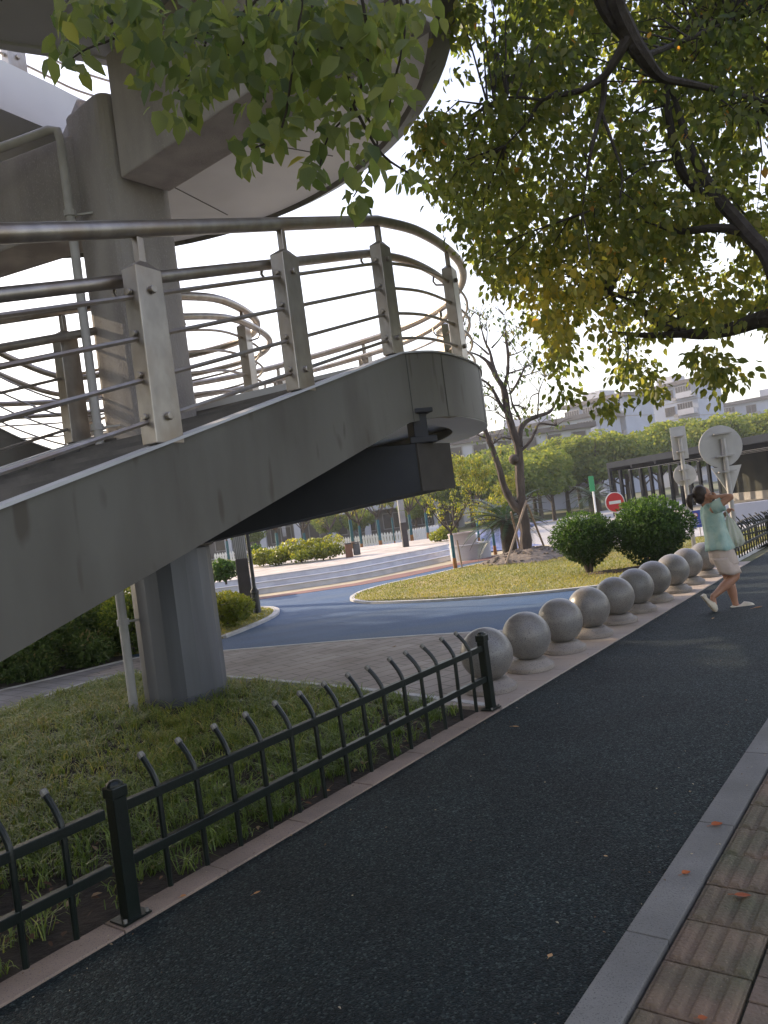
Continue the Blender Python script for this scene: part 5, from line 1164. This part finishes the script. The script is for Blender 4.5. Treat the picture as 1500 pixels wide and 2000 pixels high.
# small grit, seeds and leaf crumbs on the lane and the kerbs
n = 420; ss = rng.uniform(-1.5, 9, n); e_ = rng.random(n); nn = np.where(e_ < .38, rng.uniform(-.12, .15, n), np.where(e_ < .62, rng.uniform(-2.05, -1.75, n), rng.uniform(-1.9, 0, n)))
cx = O0[0] + U[0] * ss + NL[0] * nn; cy = O0[1] + U[1] * ss + NL[1] * nn; zz = np.where((nn > 0) | (nn < -1.89), .019, .007)
leaves('leaf_crumbs', np.stack([cx, cy, zz], 1), rng.normal(size=(n, 3)) * [1, 1, .2], unit(rng.normal(size=(n, 3)) * .3 + [0, 0, 1]), rng.uniform(.006, .017, n), leafmat('crumb', [(0, (.10, .06, .035)), (.6, (.22, .14, .08)), (1, (.45, .38, .26))], trans=.05, rough=.8), wid=.6, kind='stuff')
# ------------------------------------------------------------------ far things
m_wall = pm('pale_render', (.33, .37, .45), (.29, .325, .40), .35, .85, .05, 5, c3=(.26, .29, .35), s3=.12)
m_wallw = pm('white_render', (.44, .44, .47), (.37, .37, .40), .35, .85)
m_roofb = pm('brown_grey_roof', (.12, .105, .10), (.09, .08, .075), .6, .9)
m_glass = pm('window_glass', (.03, .03, .032), (.08, .07, .06), .9, .3, spec=.3)
m_frame = pm('window_frame', (.26, .25, .25), (.2, .2, .2), 2, .6)
m_recess = pm('painted_shade', (.13, .12, .115), (.10, .095, .09), 1, .9)
# white picket fence
m_pf = pm('white_fence_paint', (.72, .72, .72), (.62, .62, .62), 2, .6)
wf = empty('garden_fence', (0, 0, 0), label='long white picket fence behind the plaza', cat='fence')
pth = [G(420, 1101), G(540, 1093), G(640, 1082), G(740, 1071), G(800, 1063), G(860, 1052)]
pth = [(x * min(1, 44 / y), min(y, 44), 0) for x, y in pth]; pth = cat(pth, 4)
tot = sum(math.hypot(b[0] - a[0], b[1] - a[1]) for a, b in zip(pth, pth[1:])); N_ = 96
for z in (.25, .60): MB().wall(pth, .03, z, z + .06).build('rail', m_pf, wf)
mb = MB(); w2 = .055
mb.add([(-w2, -.012, .05), (w2, -.012, .05), (w2, -.012, .70), (0, -.012, .80), (-w2, -.012, .70), (-w2, .012, .05), (w2, .012, .05), (w2, .012, .70), (0, .012, .80), (-w2, .012, .70)],
       [(0, 1, 2, 3, 4), (9, 8, 7, 6, 5), (0, 5, 6, 1), (1, 6, 7, 2), (2, 7, 8, 3), (3, 8, 9, 4), (4, 9, 5, 0)])
pk = mb.build('picket', m_pf, wf)
for i, (p, a) in enumerate(at_dist(pth, [tot * (i + .5) / N_ for i in range(N_)])):
    o = pk if i == 0 else dup(pk, parent=wf); o.location = (p[0], p[1] - .03, 0); o.rotation_euler = (0, 0, a)

def block(name, loc, yaw, Lx, Dy, storeys, sh, label, front=True, bays=4, end_win=0, roof_over=.9, wall=m_wall, balc=True, pat=None, parapet=True, group=None, stair=None):
    rt_ = empty(name, loc, yaw, label=label, cat='building', group=group); H_ = storeys * sh
    MB().box((Lx / 2, Dy / 2, H_ / 2), (Lx, Dy, H_)).build('wall', wall, rt_)
    for f in range(1, storeys + 1): MB().box((Lx / 2, Dy / 2, f * sh), (Lx + .08, Dy + .08, .16)).build('floor_band', m_frame, rt_)
    rf = MB(); rf.box((Lx / 2, Dy / 2 - .1, H_ + .35), (Lx + roof_over * 2, Dy + roof_over * 2, .7)); rf = rf.build('roof', m_roofb, rt_)
    if parapet: MB().box((Lx * .35, Dy / 2, H_ + 1.6), (Lx * .3, Dy * .5, 1.8)).build('roof_house', m_wallw, rf)
    bw = Lx / bays; wp = None; bp_ = None
    for f in range(storeys):
        for b in range(bays):
            x0 = bw * (b + .5); kind = (b % 2 == 0) and balc
            if pat:
                kind = pat[b % len(pat)] == 'b'
                if pat[b % len(pat)] == 'n': continue
            if kind:
                if bp_ is None:
                    m = MB(); m.box((0, -.75, .55), (bw * .82, 1.5, .12)); m.box((0, -1.46, 1.05), (bw * .82, .10, 1.0)); m.box((-bw * .41 + .05, -.72, 1.05), (.1, 1.38, 1.0)); m.box((bw * .41 - .05, -.72, 1.05), (.1, 1.38, 1.0))
                    bp_ = m.build('balcony', m_wallw, rt_); g = MB(); g.box((0, -1.38, 2.2), (bw * .78, .08, 1.2)); g = g.build('glazing', m_glass, bp_)
                    fr = MB()
                    for k in range(7): fr.box((-bw * .39 + bw * .78 * k / 6, -1.45, 2.2), (.07, .06, 1.2))
                    fr.box((0, -1.45, 1.62), (bw * .78, .06, .07)); fr.box((0, -1.45, 2.8), (bw * .8, .12, .12)); fr.build('frame', m_frame, bp_); o = bp_
                else: o = dup(bp_, parent=rt_)
                o.location = (x0, 0, f * sh)
            else:
                if wp is None:
                    m = MB(); m.box((0, -.02, 1.7), (2.2, .10, 1.9)); wp = m.build('window', m_frame, rt_); g = MB()
                    for k in (-.52, .52): g.box((k, -.08, 1.7), (.98, .04, 1.74))
                    g.build('pane', m_glass, wp); a = MB(); a.box((1.35, -.35, .65), (.85, .4, .6)); a.build('air_conditioner', m_frame, wp); o = wp
                else: o = dup(wp, parent=rt_)
                o.location = (x0, 0, f * sh)
    return rt_
def place(px, py, Y): return P(px, py, Y)
def bl(name, pxl, Y, yawdeg, Lx, Dy, storeys, label, **k):
    x = P(pxl, 900, Y)[0]; return block(name, (x, Y, -.04), R(yawdeg), Lx, Dy, storeys, k.pop('sh', 3.3), label, **k)
# top lines of the blocks follow the photo: about six storeys at 155-175 m
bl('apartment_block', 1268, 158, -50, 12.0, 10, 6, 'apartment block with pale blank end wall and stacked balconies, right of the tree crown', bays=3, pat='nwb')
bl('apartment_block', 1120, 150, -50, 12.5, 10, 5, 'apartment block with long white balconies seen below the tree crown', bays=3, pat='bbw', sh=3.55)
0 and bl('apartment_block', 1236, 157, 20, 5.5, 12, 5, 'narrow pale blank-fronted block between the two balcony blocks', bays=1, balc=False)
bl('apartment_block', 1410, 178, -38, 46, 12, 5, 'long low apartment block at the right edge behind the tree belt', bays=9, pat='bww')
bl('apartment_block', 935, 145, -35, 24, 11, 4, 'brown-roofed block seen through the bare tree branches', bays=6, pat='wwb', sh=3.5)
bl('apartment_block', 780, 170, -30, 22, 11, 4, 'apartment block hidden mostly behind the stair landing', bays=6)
# long low building behind the fence
rt_ = empty('hall_building', (0, 0, 0), label='long low white building with dark window bands behind the white fence', cat='building')
Yh = 62; xl = P(300, 1050, Yh)[0]; xm = P(905, 1000, Yh)[0]
MB().box(((xl + xm) / 2, Yh + 5, 2.6), (xm - xl, 10, 5.3)).build('wall', m_wallw, rt_)
MB().box(((xl + xm) / 2, Yh + 4.7, 5.45), (xm - xl + .6, 11, .35)).build('roof', m_roofb, rt_)
mb = MB(); mb.box(((xl + xm) / 2, Yh - .55, 2.75), (xm - xl, 1.1, 1.1)); mb.build('canopy_band', m_wallw, rt_)
mb = MB(); mb.box(((xl + xm) / 2, Yh - .03, 1.1), (xm - xl - 1, .08, 2.1)); mb.build('front_shade', m_recess, rt_)  # dark sheet: shade under the canopy band put into its colour
w0 = None
for i in range(11):
    x = xl + (xm - xl) * (i + .5) / 11
    for z in (1.2, 4.2):
        if w0 is None:
            m = MB(); m.box((0, 0, 0), (1.7, .1, 1.3)); w0 = m.build('window', m_frame, rt_); g = MB(); g.box((-.41, -.06, 0), (.74, .04, 1.15)); g.box((.41, -.06, 0), (.74, .04, 1.15)); g.build('pane', m_glass, w0); o = w0
        else: o = dup(w0, parent=rt_)
        o.location = (x, Yh - .07, z)
for i in range(9):
    x = xl + (xm - xl) * (i + .2) / 9; MB().box((x, Yh - .85, 1.1), (.5, .5, 2.25)).build('pier', m_wallw, rt_)
rt_ = empty('office_building', (0, 0, 0), label='pale building with air conditioners seen behind the double-trunked tree', cat='building')
Yo = 80; x0 = P(880, 1000, Yo)[0]; x1 = P(1170, 960, Yo)[0]
MB().box(((x0 + x1) / 2, Yo + 5, 4), (x1 - x0, 10, 8.2)).build('wall', pm('grey_render', (.42, .44, .47), (.36, .37, .40), .3, .85), rt_)
MB().box(((x0 + x1) / 2, Yo + 5, 8.3), (x1 - x0 + 1, 11, .5)).build('roof', m_roofb, rt_)
MB().box(((x0 + x1) / 2, Yo - .4, 2.2), (x1 - x0, .8, .25)).build('ledge', m_roofb, rt_)
w0 = None
for f in range(2):
    for i in range(6):
        if w0 is None:
            m = MB(); m.box((0, 0, 0), (1.6, .12, 1.9)); w0 = m.build('window', m_frame, rt_); g = MB(); g.box((0, -.07, 0), (1.35, .04, 1.7)); g.build('pane', m_glass, w0); a = MB(); a.box((-1.2, -.3, -1.2), (.85, .4, .65)); a.build('air_conditioner', m_wallw, w0); o = w0
        else: o = dup(w0, parent=rt_)
        o.location = (x0 + (x1 - x0) * (i + .5) / 6, Yo - .05, 3.9 + f * 3)
# pavilion
m_pf2 = pm('dark_steel', (.014, .018, .026), (.02, .025, .032), 2, .8, spec=.1); m_gl2 = pm('pavilion_glass', (.035, .04, .04), (.075, .075, .06), .6, .2, spec=.3)
pa = math.atan2(-11, 3.1); rt_ = empty('pavilion', (12.1, 41, 0), pa, label='dark framed glass pavilion with closely spaced uprights on its left side', cat='pavilion')
LP_, WP_, HP_ = 16.0, 7.0, 2.72
MB().box((LP_ / 2, WP_ / 2, HP_ + .02), (LP_, WP_, .30)).build('roof', m_pf2, rt_)
for i in range(9): MB().box((.2 + i * 1.95, WP_ / 2, HP_ - .18), (.12, WP_ - .1, .22)).build('roof_beam', m_pf2, rt_)
for k in (1.2, 3.4, 5.6): MB().box((LP_ / 2, k, HP_ - .34), (LP_ - .3, .03, .02)).build('light_strip', m_wht, rt_)
for i in range(12): MB().box((.09, .09 + i * .62, (HP_ - .1) / 2), (.18, .14, HP_ - .12)).build('upright', m_pf2, rt_)
for i in range(6): MB().box((LP_ * (i + .4) / 5.6, WP_ - .2, (HP_ - .1) / 2), (.14, .14, HP_ - .12)).build('upright', m_pf2, rt_)
MB().box((LP_ / 2, WP_ - .12, 1.35), (LP_ - .2, .03, 2.3)).build('glass_wall', m_gl2, rt_)
MB().box((LP_ / 2, WP_ - .35, .15), (LP_ - .2, .3, .5)).build('plinth', m_conc, rt_)
# low white wall at the right
rt_ = MB(); a = G(1395, 1030); b = G(1560, 1010)
rt_.wall([(a[0], a[1], 0), (b[0], b[1], 0)], .25, 0, .62); rt_.build('low_wall', m_wallw, label='low white wall across the road behind the person', cat='wall')
# tree belt
base = []
for k in range(4):
    rt_ = empty('belt_tree', (0, 0, 0)); Rr = (2.9, 2.7, 2.3)
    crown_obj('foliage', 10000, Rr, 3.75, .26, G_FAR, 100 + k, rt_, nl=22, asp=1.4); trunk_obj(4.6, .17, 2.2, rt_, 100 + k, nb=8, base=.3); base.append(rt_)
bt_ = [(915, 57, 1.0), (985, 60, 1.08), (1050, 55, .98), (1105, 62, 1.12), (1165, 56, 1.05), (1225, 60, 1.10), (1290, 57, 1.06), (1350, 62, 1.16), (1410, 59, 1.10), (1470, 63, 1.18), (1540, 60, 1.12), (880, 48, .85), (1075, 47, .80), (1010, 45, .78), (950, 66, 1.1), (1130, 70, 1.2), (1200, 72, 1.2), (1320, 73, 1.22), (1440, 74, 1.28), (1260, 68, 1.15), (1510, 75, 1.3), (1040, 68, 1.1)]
wh = ['leftmost crown', 'crown left of the double trunk', 'crown behind the bare limbs', 'crown right of the bare tree', 'crown above the green sign', 'crown left of the pavilion corner', 'crown above the pavilion corner', 'crown above the two-plate sign', 'crown above the round sign', 'crown near the right edge', 'crown past the right edge', 'nearer small tree beside the landing', 'nearer small tree before the pale building', 'nearer small tree between the two trunks', 'rear crown behind the leftmost ones', 'rear crown under the balcony block', 'rear crown under the blank end wall', 'rear crown under the right-hand block', 'rear crown under the long block', 'rear crown between the blocks', 'rear crown at the far right edge', 'rear crown behind the bare limbs']
for i, (px_, Y_, sc) in enumerate(bt_):
    x = P(px_, 950, Y_)[0]; lb = 'tree of the green belt, ' + wh[i]
    s3 = (sc * 1.05, sc, sc * (.93 if Y_ < 64 else .84))
    if i < 4: o = base[i]; o.location = (x, Y_, 0); o.rotation_euler = (0, 0, i * 1.7); o.scale = s3; tag(o, lb, 'tree', 'trees of the belt before the apartment blocks')
    else: dup(base[(i * 3 + 1) % 4], (x, Y_, 0), i * 1.7, sc=s3, label=lb, cat='tree', group='trees of the belt before the apartment blocks')
for i, (px_, Y_, sc, lb) in enumerate(((60, 36, .72, 'small green tree seen through the railings at the far left'), (640, 54, .45, 'dark low tree before the long white building'), (700, 53, .42, 'dark low tree under the canopy band of the white building'), (470, 50, .5, 'low tree between the column and the white building'), (810, 52, .5, 'low tree at the right half of the white building'))):
    dup(base[i % 4], (P(px_, 1000, Y_)[0], Y_, 0), i * 2.1, sc=sc, label=lb, cat='tree')
# distant hills / horizon trees
mb = MB(); n = 60; vs = []
for k in range(n + 1):
    x = -600 + 1200 * k / n; h = 9 + 5 * math.sin(k * .5) + 3 * math.sin(k * 1.3 + 1); vs += [(x, 480, -1), (x, 560, h), (x, 700, -1)]
mb.add(vs, [(i * 3 + j, (i + 1) * 3 + j, (i + 1) * 3 + j + 1, i * 3 + j + 1) for i in range(n) for j in range(2)])
mb.build('hills', pm('far_wood', (.07, .09, .05), (.05, .07, .04), .05, .95), kind='structure')

# thin evening haze round the whole place
m_hz = bpy.data.materials.new('haze_air'); m_hz.use_nodes = True; nz = m_hz.node_tree
for n_ in list(nz.nodes):
    if n_.type == 'BSDF_PRINCIPLED': nz.nodes.remove(n_)
pv = nz.nodes.new('ShaderNodeVolumePrincipled'); pv.inputs['Color'].default_value = (.93, .94, .96, 1); pv.inputs['Density'].default_value = .0009; pv.inputs['Anisotropy'].default_value = .35
nz.links.new(pv.outputs[0], nz.nodes['Material Output'].inputs['Volume'])
MB().box((0, 310, 15.4), (1320, 900, 34)).build('haze', m_hz, kind='stuff')
